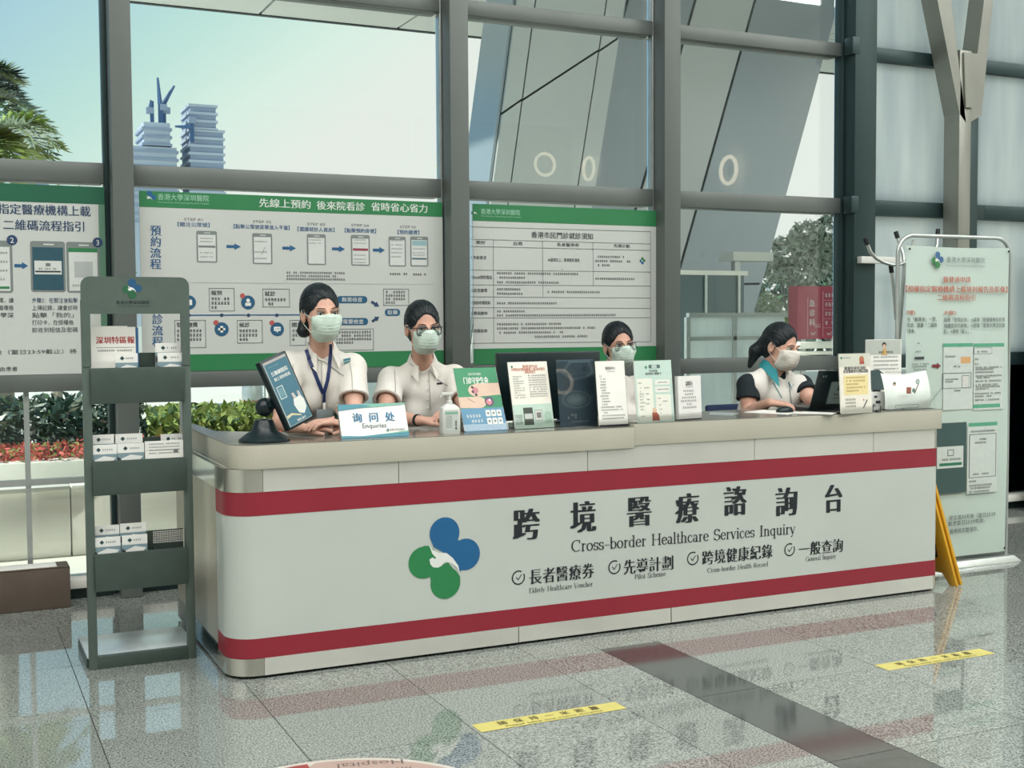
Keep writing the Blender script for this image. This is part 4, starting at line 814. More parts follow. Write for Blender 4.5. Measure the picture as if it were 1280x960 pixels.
MB().box((a[0], SY+.055, 1.055), (b[0], SY+.058, a[2]), M['paper']).box((a[0]+.003, SY+.0582, 1.055), (b[0]-.03, SY+.0605, a[2]+.004), M['paper']).box((b[0]-.004, SY+.061, 1.055), (b[0]+.012, SY+.063, a[2]-.002), ink(60, 104, 150)).build('newspaper_sheets', t)
S = Sheet((0, SY+.0545, 0), (1, 0, 0), (0, 0, 1), .0003); S.tpx('深圳特區報', 120, 168, 425, 9, ink(168, 40, 48), off=.03); S.rpx(120, 434, 169, 434.5, GRY, 2); S.tpx('', 122, 166, 438, 2.6, GRY, fuzz=True); S.build('newspaper_print', t)
# ------------------------------------------------------------------ carton with papers
t = thing('cardboard_box', 'long brown cardboard carton lying by the window at the left', 'box', (.1, 6.17, 0))
MB().box((-.55, 6.122, 0), (.518, 6.268, .196), M['cardboard']).build('carton', t, bevel=.003)
MB().box((-.55, 6.12, .1965), (.516, 6.193, .199), M['cardboard']).build('flap', t); MB().box((-.55, 6.196, .1965), (.516, 6.268, .199), M['cardboard']).build('flap', t)
o = MB().box((.18, 6.13, .1995), (.46, 6.24, .2045), M['paper']).build('paper_stack', None, bevel=.001); tagp(o, 'thin sheaf of white paper lying on the brown carton', 'paper')
o = MB().box((-.12, 6.13, .1995), (.165, 6.22, .203), ink(196, 190, 150)).build('folded_sheet', None); tagp(o, 'yellowish folded sheet lying on the brown carton', 'paper')
# ------------------------------------------------------------------ banner stand
YB = 4.92; BX0, BX1 = 4.585, 5.335
t = thing('banner_stand', 'mint green banner on a tubular steel frame at the right', 'banner', ((BX0+BX1)/2, YB, 0))
ZT_ = 1.80; r = .10; tubeP = [(BX0-.02, YB+.03, .03), (BX0-.02, YB+.03, ZT_-r)]+[(BX0-.02+r-r*math.cos(a), YB+.03, ZT_-r+r*math.sin(a)) for a in np.linspace(.2, math.pi/2, 6)]+[(BX1+.035-r+r*math.sin(a), YB+.03, ZT_-r+r*math.cos(a)) for a in np.linspace(0, 1.4, 6)]+[(BX1+.035, YB+.03, ZT_-r), (BX1+.035, YB+.03, .03)]
MB().tube(tubeP, .011, M['alu'], 10).build('tube_frame', t, True)
MB().prism([(BX0-.095, YB-.03, 0), (BX1+.10, YB-.03, 0), (BX1+.06, YB-.01, .035), (BX0-.08, YB-.01, .035)], (0, .16, 0), M['alu']).build('base', t, bevel=.004, fix=True)
bz0, bz1 = .06, 1.745; nx, nz = 14, 24; vs = []; fs = []
for j in range(nz+1):
    for i in range(nx+1):
        s, q = i/nx, j/nz; vs.append((BX0+.01+(BX1-BX0-.01)*s, YB+.006*math.sin(q*7+s*2)*(1-abs(2*s-1)*.3), bz0+(bz1-bz0)*q-.03*s*q*0-.006*math.sin(3.14*s)*(q > .97)))
for j in range(nz):
    for i in range(nx): a = j*(nx+1)+i; fs.append((a, a+1, a+nx+2, a+nx+1))
MB().add(vs, fs, M['mint']).build('banner_sheet', t, True)
for x in (BX0+.025, BX1-.015):
    for z in (bz0+.02, bz1-.02): MB().lathe([(.006, 0), (.006, .004)], (x, YB-.011, z), M['black'], 10, (0, 1, 0)).build('eyelet', t)
S = Sheet((0, YB-.0085, 0), (1, 0, 0), (0, 0, 1), .0005); RT = ink(176, 92, 70)
u, v = S.px(1172, 325); logo(S, u, v, .082, 2, ink(60, 100, 140), ink(58, 124, 72)); S.tpx('香港大學深圳醫院', 1183, 1231, 325, 7, ink(90, 104, 104)); S.tpx('The University of Hong Kong-Shenzhen Hospital', 1183, 1231, 332.5, 2.4, GRY)
S.tpx('醫健通申請', 1179, 1213, 349.5, 7.6, RT, off=.02); S.tpx('【授權指定醫療機構上載放射報告及影像】', 1132, 1259, 361.5, 8.2, RT, off=.02); S.tpx('二維碼流程指引', 1171, 1219, 372, 7.6, RT, off=.02)
S.tpx('步驟1:', 1133, 1145, 390.5, 5.6, RT, off=.02); S.tpx('步驟2:', 1180, 1196, 391, 5.6, RT, off=.02)
for k, (ta, tb) in enumerate((('在「醫健通」一覽，', '點擊「使用記錄」→選擇「授權醫療及影像'), ('同意，簽署「二維碼', '機構提供的詳情」→授權「香港大學深圳醫'), ('「影像」', '院」→選擇「載入」。'))):
    S.tpx(ta, 1134, 1171 if k < 2 else 1144, 399+k*7.4, 5.4, TD); S.tpx(tb, 1180, 1256 if k < 2 else 1214, 399.5+k*7.4, 5.4, TD)
MG = ink(86, 158, 128); SC1 = ink(196, 204, 198)
S.rpx(1179, 428, 1216, 512, SC1, 1); S.rpx(1217, 428, 1254, 512, SC1, 1); S.rpx(1179, 429, 1216, 433.5, MG, 2); S.rpx(1217, 429, 1255, 433.5, MG, 2)
S.rpx(1201, 446, 1213, 454, ink(206, 160, 110), 2); S.rpx(1178, 466, 1214, 485.5, ink(90, 104, 104), 2); S.rpx(1179, 467, 1213, 484.8, SC1, 3); S.rpx(1202, 469, 1211, 484.5, ink(120, 130, 130), 4); S.rpx(1202.6, 470, 1210.4, 484.2, ink(206, 206, 200), 5); S.rpx(1217, 434.5, 1240, 442.5, ink(90, 104, 104), 2); S.rpx(1217.7, 435, 1239.5, 442, SC1, 3); S.rpx(1216, 505, 1250, 509.5, MG, 2)
for xa, xb, y in ((1181, 1194, 445.5), (1181, 1198, 474), (1181, 1192, 477), (1221, 1235, 439.5), (1218, 1224, 449), (1218, 1224, 455), (1219, 1252, 459), (1219, 1243, 461.5), (1219, 1243, 465), (1219, 1252, 469.5), (1219, 1238, 472), (1219, 1252, 476), (1219, 1248, 480.5), (1219, 1250, 483), (1219, 1236, 486), (1218, 1251, 491.5), (1218, 1240, 495), (1218, 1249, 499.5), (1192, 1202, 458), (1192, 1200, 488), (1139, 1161, 455), (1140, 1160, 458), (1141, 1159, 462), (1146, 1150, 429), (1144, 1152, 439.5)): S.tpx('', xa, xb, y, 2.2, TD, l=6, fuzz=True)
S.rpx(1143, 446, 1155, 449, TD, 3); arrow(S, 1165, 1176, 457.5, 8, ink(120, 40, 50)); S.line(*S.px(1158, 509), *S.px(1177, 485), .003, GRY, 3)
DG = ink(58, 82, 80)
S.rpx(1170, 528.5, 1207.5, 616.5, DG, 1); S.rpx(1171, 558, 1204, 585, SC1, 2); S.rpx(1174, 578.5, 1202, 582, ink(40, 110, 84), 3); S.rpx(1184, 562, 1192, 570, GRY, 3); S.rpx(1185, 563, 1191, 569, SC1, 4); S.tpx('', 1177, 1202, 574, 2.6, TD, l=5, fuzz=True)
S.rpx(1209, 528, 1246.5, 616, SC1, 1); S.rpx(1210.5, 528, 1246.5, 532.5, MG, 2); S.rpx(1211, 542, 1245, 596.5, GRY, 2); S.rpx(1212, 543, 1244, 595.7, SC1, 3)
for xa, xb, y in ((1213, 1243, 538.5), (1218, 1233, 553), (1224, 1236, 548.5), (1216, 1237, 592), (1211, 1220, 601.5), (1211, 1240, 606), (1211, 1238, 609.5), (1211, 1236, 614)): S.tpx('', xa, xb, y, 2.4, TD, l=6, fuzz=True)
S.tpx('提交滿30天後（當日23:59', 1186, 1244, 645, 6, TD); S.tpx('載憑當日23:59失效。', 1185, 1231, 652.5, 6, TD); S.tpx('醫療將完整保存。', 1187, 1223, 662.5, 6, TD)
S.build('banner_print', t)
# ------------------------------------------------------------------ hook rack behind the banner
t = thing('hook_rack', 'bent tube rack with black rubber tips behind the banner', 'rack', (4.75, 5.15, 0)); Yk = 5.15
tp = []
def hook(pts, tip=0):
    P = [at(x, y, Yk+dy) for x, y, dy in pts]; MB().tube(P, .0095, M['alu'], 8).build('tube', t, True)
    d = P[0]-P[1]; d /= np.linalg.norm(d); MB().tube([P[0]-d*.004, P[0]+d*.035], .0125, M['black_soft'], 8).build('rubber_tip', t, True)
hook([(1084, 305, 0), (1088, 315, 0), (1095, 323, 0), (1104, 328, 0), (1114, 331, 0), (1124, 331, 0), (1131, 328, 0)])
hook([(1122, 297, .05), (1125, 306, .04), (1129, 318, .02), (1130, 330, 0)])
hook([(1172, 294, .05), (1171, 306, .04), (1165, 322, .03), (1150, 330, .02)])
hook([(1114.5, 340, .02), (1116, 352, .02), (1118, 372, .02), (1120, 400, .02)])
p0 = at(1131, 328, Yk); p1 = at(1124, 420, Yk); MB().tube([p0, p1, (p1[0], Yk, .02)], .011, M['alu'], 8).build('tube', t, True)
MB().tube([at(1142, 300, Yk+.05), at(1140, 312, Yk+.05), at(1131, 330, Yk+.01)], .008, M['alu'], 8).build('tube', t, True)
MB().lathe([(.17, 0), (.165, .015), (.03, .03), (.016, .05)], (p1[0], Yk, 0), M['alu'], 20).build('rack_base', t, True)
# ------------------------------------------------------------------ folded wet floor sign
t = thing('wet_floor_sign', 'yellow folded caution sign leaning on the right end of the counter', 'sign', (4.6, 4.6, 0))
def lean(u, w, thick):  # u along the sign height, w along Y
    base = np.array([4.635, 4.56, .004]); top = np.array([4.495, 4.60, .62]); d = (top-base); n = np.array([d[2], 0, -d[0]]); n /= np.linalg.norm(n)
    return base+d*u+np.array([0, w, 0])+n*thick
for k, (th, nm) in enumerate(((-.022, 'sign_panel'), (.006, 'sign_panel'))):
    mb = MB(); prof = [(0, 0), (.0, .05), (.09, .085), (.09, .195), (.0, .23), (0, .28), (1, .235), (1, .045)]
    A = [lean(u, w, th) for u, w in prof]; B = [lean(u, w, th+.014) for u, w in prof]; n = len(prof)
    mb.add(A+B, [list(range(n)), list(range(n, 2*n))[::-1]]+[(i, (i+1) % n, n+(i+1) % n, n+i) for i in range(n)], M['yellow']); mb.build(nm, t, bevel=.002, fix=True)
MB().tube([lean(.98, .05, -.002), lean(.98, .23, -.002)], .016, M['yellow'], 10).build('hinge', t, True)
mb = MB(); q = [(.22, .09), (.34, .085), (.36, .12), (.30, .15), (.34, .19), (.27, .2), (.22, .16)]; mb.add([lean(u, w, -.0228) for u, w in q], [list(range(len(q)))], BLK); mb.build('pictogram', t)
# ------------------------------------------------------------------ things on the counter
# tablet terminal
t = thing('tablet_terminal', 'tilted portrait tablet on a black domed stand at the left end of the worktop', 'tablet', (1.12, 4.66, ZT))
MB().lathe([(.098, 0), (.098, .008), (.085, .020), (.052, .042), (.040, .070), (.034, .084), (.020, .088)], (1.118, 4.665, ZT), M['black'], 32).build('stand_base', t, True)
MB().lathe([(.004, -.036)]+[(.037*math.sin(a), -.037*math.cos(a)) for a in np.linspace(.3, 2.9, 12)]+[(.004, .036)], (1.122, 4.665, 1.030), M['black'], 24).build('ball_joint', t, True)
TL, TR, BL = at(324, 453, 4.60), at(357, 438.5, 4.66), at(362, 538.5, 4.58); ex = TR-TL; ey = TL-BL
ex -= ey*np.dot(ex, ey)/np.dot(ey, ey); ez = np.cross(ex, ey); ez /= np.linalg.norm(ez); Lx, Ly = np.linalg.norm(ex), np.linalg.norm(ey)
MB().obox(BL-ez*.030, ex, ey, ez*.030, M['black']).build('tablet_body', t, bevel=.004)
MB().tube([BL+ey*.42+ex*.1-ez*.03, np.array([1.13, 4.665, 1.035])], .024, M['black'], 12).build('arm', t, True)
S = Sheet(BL+ez*.0006, ex, ey, .0004); a0, b0 = Lx, Ly; TB = ink(70, 124, 140)
S.rect(.06*a0, .035*b0, .93*a0, .965*b0, ink(150, 168, 170), 1).rect(.10*a0, .045*b0, .92*a0, .93*b0, ink(64, 112, 130), 2).rect(.10*a0, .93*b0, .92*a0, .96*b0, ink(178, 168, 166), 3)
S.fuzz(.2*a0, .88*b0, .4*a0, .02*b0, ink(120, 160, 168), 3); S.text('互聯網醫院', .50*a0, .78*b0, .062*b0, WHT, w=.62*a0, off=.03, l=3); S.text('線上預約掛號', .52*a0, .70*b0, .05*b0, WHT, w=.6*a0, off=.03, l=3)
S.frame(.16*a0, .42*b0, .40*a0, .60*b0, .004, ink(190, 206, 206), 3).rect(.2*a0, .45*b0, .36*a0, .57*b0, ink(104, 148, 158), 3)
S.poly([(.56*a0, .36*b0), (.5*a0, .28*b0), (.56*a0, .16*b0), (.72*a0, .12*b0), (.88*a0, .19*b0), (.9*a0, .3*b0), (.84*a0, .37*b0)], WHT, 3).poly([(.58*a0, .36*b0), (.56*a0, .44*b0), (.64*a0, .44*b0), (.68*a0, .37*b0)], ink(196, 190, 188), 4).poly([(.76*a0, .37*b0), (.78*a0, .44*b0), (.85*a0, .43*b0), (.85*a0, .36*b0)], ink(196, 190, 188), 4)
S.poly([(.1*a0, .15*b0), (.3*a0, .17*b0), (.6*a0, .11*b0), (.6*a0, .13*b0), (.3*a0, .20*b0), (.1*a0, .19*b0)], ink(206, 200, 160), 3); S.text('健康 服务', .55*a0, .075*b0, .035*b0, WHT, off=.02, l=3); S.build('screen', t)
# tent sign
t = thing('desk_sign', 'folded white tent card with teal bands reading enquiries', 'sign', (1.55, 4.66, ZT)); x0, x1 = 1.412, 1.692
MB().add([(x0, 4.605, ZT), (x1, 4.600, ZT), (x1, 4.655, ZT+.132), (x0, 4.66, ZT+.132), (x0, 4.715, ZT), (x1, 4.71, ZT)], [(0, 1, 2, 3), (3, 2, 5, 4), (0, 4, 5, 1)], M['paper']).build('card', t)
MB().add([(x0-.006, 4.60, ZT), (x0-.006, 4.72, ZT), (x0-.006, 4.66, ZT+.135), (x0-.002, 4.60, ZT), (x0-.002, 4.72, ZT), (x0-.002, 4.66, ZT+.135)], [(0, 1, 2), (3, 5, 4), (0, 3, 4, 1), (1, 4, 5, 2), (2, 5, 3, 0)], M['acr']).build('acrylic_end', t)
S = Sheet((x0, 4.6035, ZT+.001), (1, -.018, 0), (0, .055, .132), .0004); w, h = .28, .142; TE = ink(74, 140, 156); TG_ = ink(120, 176, 160); TBL = ink(40, 110, 152)
S.poly([(0, h*.82), (w*.3, h*.88), (w*.6, h*.9), (w, h*.95), (w, h), (0, h)], TG_, 1).poly([(0, h*.82), (w*.25, h*.87), (w*.5, h*.93), (w*.3, h), (0, h)], TE, 2).poly([(0, 0), (w, 0), (w, h*.16), (w*.7, h*.1), (w*.3, h*.05), (0, h*.08)], TE, 1).poly([(w*.4, h*.06), (w, h*.12), (w, h*.17), (w*.75, h*.115)], TG_, 2)
for k, ch in enumerate('询问处'): S.text(ch, w*(.26+.245*k), h*.60, .040, TBL, off=.03)
S.text('Enquiries', w*.5, h*.36, .026, ink(60, 84, 100), w=.10, l=2); S.text('香港大学深圳医院', w*.83, h*.205, .012, TD, w=.062); u = w*.69; logo(S, u, h*.20, .013, 2); S.build('lettering', t)
# sanitiser bottle
bx, by = 1.882, 4.632
t = thing('sanitiser_bottle', 'white pump bottle of hand sanitiser in front of the woman with glasses', 'bottle', (bx, by, ZT))
P = rrect(-.041, -.024, .041, .024, .012); mb = MB()
lv = [(0, .95), (.004, 1), (.085, 1), (.105, .93), (.116, .62), (.122, .36)]
for z, k in lv: mb.v += [(bx+p[0]*k, by+p[1]*k, ZT+z) for p in P]
n = len(P); mb.f = [(i*n+j, i*n+(j+1) % n, (i+1)*n+(j+1) % n, (i+1)*n+j) for i in range(len(lv)-1) for j in range(n)]+[list(range(n))[::-1], list(range((len(lv)-1)*n, len(lv)*n))]; mb.m = [mb.mi(M['whitepl'])]*len(mb.f); mb.build('bottle_body', t, True)
MB().lathe([(.012, 0), (.012, .012), (.006, .014), (.006, .038)], (bx, by, ZT+.122), M['whitepl'], 16).build('pump_neck', t, True)
MB().box((bx-.040, by-.008, ZT+.158), (bx+.014, by+.008, ZT+.170), M['whitepl']).box((bx-.044, by-.006, ZT+.148), (bx-.034, by+.006, ZT+.160), M['whitepl']).build('pump_head', t, bevel=.002)
S = Sheet((bx-.03, by-.0245, ZT+.012), (1, 0, 0), (0, 0, 1), .0003); S.rect(0, 0, .058, .085, ink(196, 202, 196), 1).rect(.0, .068, .056, .078, ink(130, 176, 156), 2)
for k in range(7): S.fuzz(.004, .060-k*.0075, .03, .0045, GRY, 2)
S.rect(.044, .006, .052, .014, TD, 3).rect(.044, .018, .051, .042, GRY, 3); S.build('bottle_label', t)
# leaflet holders
def holder(lab, x0, x1, y0, y1, h, tilt, z, mat_, fn, cat='leaflet', name='leaflet_holder', acr=True, tk=.004, pocket=False):
    t = thing(name, lab, cat, ((x0+x1)/2, (y0+y1)/2, z)); ux = np.array([x1-x0, y1-y0, 0]); w = np.linalg.norm(ux); ux /= w; bk = np.array([-ux[1], ux[0], 0]); uy = np.array([0, 0, math.cos(tilt)])+bk*math.sin(tilt)
    O = np.array([x0, y0, z]); n = np.cross(ux, uy)
    MB().obox(O-n*tk+uy*.004, ux*w, uy*(h-.004), n*tk, mat_).build('leaflet_sheet', t)
    if acr:
        MB().obox(O-n*(tk+.004)-ux*.004, ux*(w+.008), uy*(h+.004), n*.003, M['acr']).build('acrylic_back', t)
        mb = MB().obox(O-ux*.004, ux*(w+.008), bk*.075, np.array([0, 0, .003]), M['acr']); mb.obox(O+n*.0035-ux*.004+uy*.002, ux*(w+.008), uy*(h*.98 if pocket else .03), n*.002, M['acr']); mb.build('acrylic_front', t)
    S = Sheet(O+n*.0004, ux, uy, .0004); fn(S, w, h); S.build('print', t); return t
def f_green(S, w, h):
    S.rect(0, .02, w, h, ink(60, 140, 100), 1).rect(0, .0, w, h*.36, ink(96, 146, 176), 2); pk_ = ink(214, 186, 166)
    S.text('香港大學深圳醫院', w*.47, h*.90, .012, WHT, w=.06); S.text('门诊守护生命', w*.48, h*.80, .03, WHT, w=w*.58, off=.03)
    S.poly([(w, h*.56), (w*.45, h*.54)]+[(w*.45-.04*math.sin(a), h*.64-h*.10*math.cos(a)) for a in np.linspace(0, math.pi, 9)]+[(w*.45, h*.75), (w, h*.75)], pk_, 3); S.poly([(0, h*.54), (w*.45, h*.54)]+[(w*.45+.035*math.sin(a), h*.45+h*.09*math.cos(a)) for a in np.linspace(0, math.pi, 9)]+[(0, h*.37)], pk_, 3)
    S.circ(w*.42, h*.64, .014, ink(196, 130, 140), 4).circ(w*.36, h*.69, .006, TD, 4).circ(w*.36, h*.62, .007, ink(96, 70, 100), 4).circ(w*.42, h*.57, .006, TD, 4); S.circ(w*.70, h*.46, .022, ink(96, 84, 110), 4).circ(w*.69, h*.45, .013, ink(206, 130, 140), 5).circ(w*.71, h*.48, .005, WHT, 6)
    S.line(w*.2, h*.52, w*.35, h*.45, .002, TD, 4)
    for i in range(3):
        for j in range(2): S.rr(w*(.56+.13*i), h*(.10+.125*j), w*(.67+.13*i), h*(.20+.125*j), .003, WHT, 4); S.circ(w*(.615+.13*i), h*(.15+.125*j), .005, GRY, 5)
    S.fuzz(w*.1, h*.24, w*.4, .014, WHT, 4); S.fuzz(w*.2, h*.16, w*.32, .014, WHT, 4)
holder('green and blue leaflet in an acrylic holder, left of the others', 1.955, 2.155, 4.645, 4.655, .285, .40, ZT, M['paper'], f_green, pocket=False)
def f_leaf(S, w, h):
    S.rect(0, 0, w, h, ink(236, 232, 220), 1).rect(0, 0, w, h*.36, ink(192, 214, 200), 2); R_ = ink(190, 110, 84)
    S.text('醫健通申請', w*.55, h*.93, .014, R_, off=.02); S.text('授權指定醫療機構上載放射報告', w*.5, h*.885, .014, R_, w=w*.86, off=.02); S.text('二維碼流程指引', w*.52, h*.845, .014, R_, w=w*.3, off=.02); S.circ(w*.09, h*.93, .005, GRN, 3)
    for r_ in range(10):
        S.fuzz(w*.08, h*(.78-.035*r_), w*.28*(1-.4*(r_ % 3 == 1)), .006, GRY, 3); S.fuzz(w*.47, h*(.79-.035*r_), w*.46, .006, GRY if r_ % 2 else TD, 3)
    S.rect(w*.25, h*.05, w*.49, h*.31, ink(70, 78, 70), 3).rect(w*.27, h*.14, w*.47, h*.22, ink(196, 204, 196), 4); S.frame(w*.53, h*.11, w*.73, h*.27, .0015, GRY, 4); S.rect(w*.535, h*.115, w*.725, h*.265, ink(206, 206, 202), 3).rect(w*.58, h*.15, w*.69, h*.23, ink(120, 124, 120), 5)
    for r_ in range(6): S.fuzz(w*.03, h*(.2-.025*r_), w*.2, .006, GRY, 4); S.fuzz(w*.77, h*(.23-.03*r_), w*.2, .006, ink(96, 150, 120), 4)
holder('cream and mint instruction leaflet with orange heading, second in the leaflet row', 2.19, 2.385, 4.652, 4.668, .29, .22, ZT+.002, M['paper'], f_leaf)
def f_dark(S, w, h):
    d1, d2 = ink(58, 80, 94), ink(84, 106, 116); S.rect(0, 0, w, h, d1, 1)
    for k, (rx, c) in enumerate(((.085, ink(66, 90, 104)), (.072, ink(96, 116, 124)), (.066, ink(70, 92, 104)), (.05, ink(92, 112, 120)), (.034, ink(104, 124, 130)), (.018, ink(116, 134, 138)))): S.poly([(w*.48+rx*math.cos(a), h*.40+rx*.52*math.sin(a)) for a in np.linspace(0, 6.2, 30)], c, 2+k*.5)
    S.poly([(w*.1, h*.8), (w*.35, h*.98), (w*.9, h*.98), (w, h*.8), (w*.8, h*.72), (w*.4, h*.68)], d2, 2).poly([(w*.18, h*.8), (w*.4, h*.95), (w*.85, h*.95), (w*.93, h*.82), (w*.75, h*.75), (w*.4, h*.72)], d1, 3).circ(w*.74, h*.86, .013, ink(40, 60, 72), 4)
    S.fuzz(w*.2, h*.13, w*.3, .012, ink(160, 170, 170), 4); S.fuzz(w*.3, h*.17, w*.2, .010, ink(160, 170, 170), 4); S.fuzz(w*.3, h*.07, w*.5, .008, ink(140, 150, 150), 4)
holder('dark slate blue leaflet with pale rings in a clear acrylic holder', 2.408, 2.595, 4.655, 4.660, .292, .14, ZT+.002, M['black'], f_dark, pocket=True)
def f_white(S, w, h):
    S.text('醫護接待中心', w*.50, h*.89, .014, TD, w=w*.34); S.fuzz(w*.38, h*.84, w*.28, .005, GRY, 2)
    for r_, (a, b) in enumerate(((.10, .12), (.13, .2), (.13, .2), (.13, .2), (.1, .36), (.16, .16), (.16, .3), (.1, .3), (.15, .28), (.15, .28), (.15, .2), (.1, .7), (.1, .78), (.18, .16), (.12, .8), (.12, .8))): S.fuzz(w*a, h*(.77-.043*r_), w*b, .007, TD if r_ % 2 else GRY, 2)
    S.rect(0, 0, w, .008, BLK, 2)
holder('tall white notice with rows of small print, just left of the mint leaflet', 2.552, 2.700, 4.568, 4.574, .285, .12, ZT+.002, M['paper'], f_white)
def f_mint(S, w, h):
    S.rect(0, 0, w, h, ink(194, 216, 205), 1); S.rr(w*.38, h*.87, w*.69, h*.93, .006, ink(84, 110, 106), 2).rr(w*.46, h*.875, w*.60, h*.925, .003, ink(186, 200, 194), 3).circ(w*.31, h*.89, .007, ink(90, 140, 120), 2); S.text('掛號就醫', w*.5, h*.83, .011, TD); S.text('使用電子健康卡', w*.5, h*.785, .012, TD, off=.03)
    S.rr(w*.04, h*.02, w*.46, h*.71, .006, ink(232, 232, 220), 2).rr(w*.52, h*.60, w*.93, h*.68, .005, ink(232, 232, 224), 2).rr(w*.52, h*.48, w*.93, h*.57, .005, ink(232, 232, 224), 2).rr(w*.52, h*.02, w*.93, h*.44, .006, ink(232, 232, 220), 2)
    for a, b, c in ((.08, .64, .1), (.1, .56, .08), (.2, .56, .18), (.08, .5, .08), (.1, .46, .12), (.27, .46, .1), (.1, .42, .12), (.1, .37, .1), (.28, .37, .1), (.1, .32, .14), (.26, .30, .1), (.08, .26, .12), (.1, .21, .1), (.1, .10, .12), (.6, .64, .28), (.58, .525, .32), (.58, .38, .1), (.7, .33, .14), (.6, .27, .08), (.6, .2, .1), (.6, .14, .08)): S.fuzz(w*a, h*b, w*c, .006, TD, 3)
    S.poly([(w*.40, h*.02), (w*.40, h*.15), (w*.5, h*.17), (w*.58, h*.11), (w*.6, h*.02)], ink(164, 84, 66), 4).circ(w*.47, h*.19, .012, ink(216, 186, 160), 4)
holder('mint leaflet with a phone picture, first on the raised right worktop', 2.738, 2.945, 4.560, 4.585, .272, .10, ZR, M['paper'], f_mint)
def f_small(S, w, h):
    S.rect(0, 0, w, h, ink(232, 230, 227), 1); S.text('温馨提示', w*.48, h*.83, .020, TD, w=w*.3, off=.02); S.fuzz(w*.34, h*.75, w*.3, .006, GRY, 2)
    for k, (a, b, tt) in enumerate(((.22, .5, ''), (.28, .38, ''), (.16, .6, ''), (.10, .74, ''), (.28, .36, ''), (.10, .7, ''))): S.fuzz(w*a, h*(.66-.075*k), w*b, .0095, TD, 2, .05)
    S.rect(0, 0, w, .006, BLK, 3)
holder('small white reminder notice in a block stand, right of the mint leaflet', 2.965, 3.10, 4.580, 4.60, .198, .05, ZR, M['whitepl'], f_small, tk=.02)
def f_yel(S, w, h):
    S.rect(0, 0, w, h, ink(234, 229, 216), 1).rect(0, h*.78, w, h, ink(206, 208, 194), 2); S.circ(w*.07, h*.93, .006, GRN, 3); S.fuzz(w*.13, h*.93, w*.25, .007, GRY, 3); S.circ(w*.72, h*.90, .016, ink(180, 110, 80), 3).rect(w*.65, h*.82, w*.8, h*.87, ink(170, 80, 70), 4)
    S.text('醫療券使用須知', w*.5, h*.755, .016, TD, w=w*.68, off=.03, l=3); S.text('長者醫療券大灣區試點', w*.52, h*.705, .016, TD, w=w*.8, off=.03, l=3); S.rect(w*.12, h*.31, w*.9, h*.64, ink(236, 218, 160), 2)
    for k in range(5): S.fuzz(w*.2, h*(.60-.055*k), w*(.62 if k not in (2, 4) else .4), .009, ink(150, 120, 70), 3)
    for k in range(3): S.fuzz(w*.15, h*(.235-.055*k), w*.36, .010, TD, 3)
    S.line(w*.72, h*.08, w*.86, h*.22, .006, TD, 3); S.circ(w*.74, h*.22, .004, RDT, 3)
holder('cream notice with a yellow text panel, right of the laptop', 3.825, 4.03, 4.515, 4.535, .285, .06, ZR, M['paper'], f_yel)
# monitor behind the leaflets
t = thing('monitor', 'wide dark monitor standing behind the leaflets, its back to the hall', 'monitor', (2.55, 4.86, ZT))
A = at(621, 441, 4.86); B = at(749, 440, 4.86); MB().box((A[0], 4.85, ZT+.02), (B[0], 4.885, A[2]), M['black']).build('monitor_shell', t, bevel=.006)
MB().box((A[0]+.12, 4.84, ZT), (A[0]+.32, 4.96, ZT+.01), M['black']).build('foot', t, bevel=.003); MB().box((A[0]+.19, 4.886, ZT+.005), (A[0]+.25, 4.91, ZT+.2), M['black']).build('neck', t, bevel=.003)
MB().box((A[0]+.012, 4.8852, ZT+.03), (B[0]-.012, 4.887, A[2]-.012), M['tealglass']).build('screen_glass', t)
# green plant behind the second holder
# laptop and its clutter
t = thing('laptop', 'open black laptop with an inventory label, in front of the woman in a vest', 'laptop', (3.98, 4.8, ZR))
A, B, Cc, D = at(1012, 515, 4.735), at(1066, 513, 4.70), at(1024, 464, 4.62), at(1076, 463, 4.60)
A[2] = B[2] = ZR+.012; ux = B-A; uy = Cc-A; uy -= ux*np.dot(ux, uy)/np.dot(ux, ux)*0; n = np.cross(ux, uy); n /= np.linalg.norm(n)
MB().obox(A-n*.008, ux, uy, n*.008, M['black']).build('lid', t, bevel=.003)
MB().obox((A[0]-.01, A[1]+.005, ZR), (ux[0], ux[1], 0), (.03, .22, 0), (0, 0, .018), M['black']).build('keyboard_base', t, bevel=.003)
w, h = np.linalg.norm(ux), np.linalg.norm(uy); S = Sheet(A+n*.0005, ux, uy, .0004); S.rr(w*.34, h*.12, w*1.0, h*.72, .006, ink(120, 140, 140), 1).rr(w*.36, h*.14, w*.98, h*.70, .005, ink(146, 162, 160), 2)
for k in range(4): S.rect(w*(.52+.09*k), h*.48, w*(.57+.09*k), h*.66, TD, 3)
S.fuzz(w*.46, h*.38, w*.4, .016, TD, 3); S.fuzz(w*.46, h*.28, w*.42, .009, TD, 3); S.fuzz(w*.46, h*.2, w*.42, .006, GRY, 3); S.fuzz(w*.1, h*.86, w*.14, .014, ink(150, 160, 160), 3); S.build('label_sticker', t)
mp_ = atz(981, 513, ZR+.01); t = thing('computer_mouse', 'black computer mouse under the seated woman\'s hand', 'mouse', (mp_[0], mp_[1], ZR))
MB().lathe([(.002, .030), (.018, .028), (.029, .018), (.033, .006), (.031, 0)][::-1], (0, 0, 0), M['black'], 20).build('mouse_shell', t, True); c_ = t.children[0]; c_.matrix_parent_inverse = Matrix.Identity(4); c_.scale = (1.45, 1.0, 1.0); c_.location = (0, 0, 0)
def sheet_on(lab, pts, z, m, nm='paper_sheet', cat='paper'):
    P = [atz(x, y, z)[:2] for x, y in pts]; o = MB().prism([(p[0], p[1], z) for p in P], (0, 0, .0015), m).build(nm, None, fix=True); return tagp(o, lab, cat)
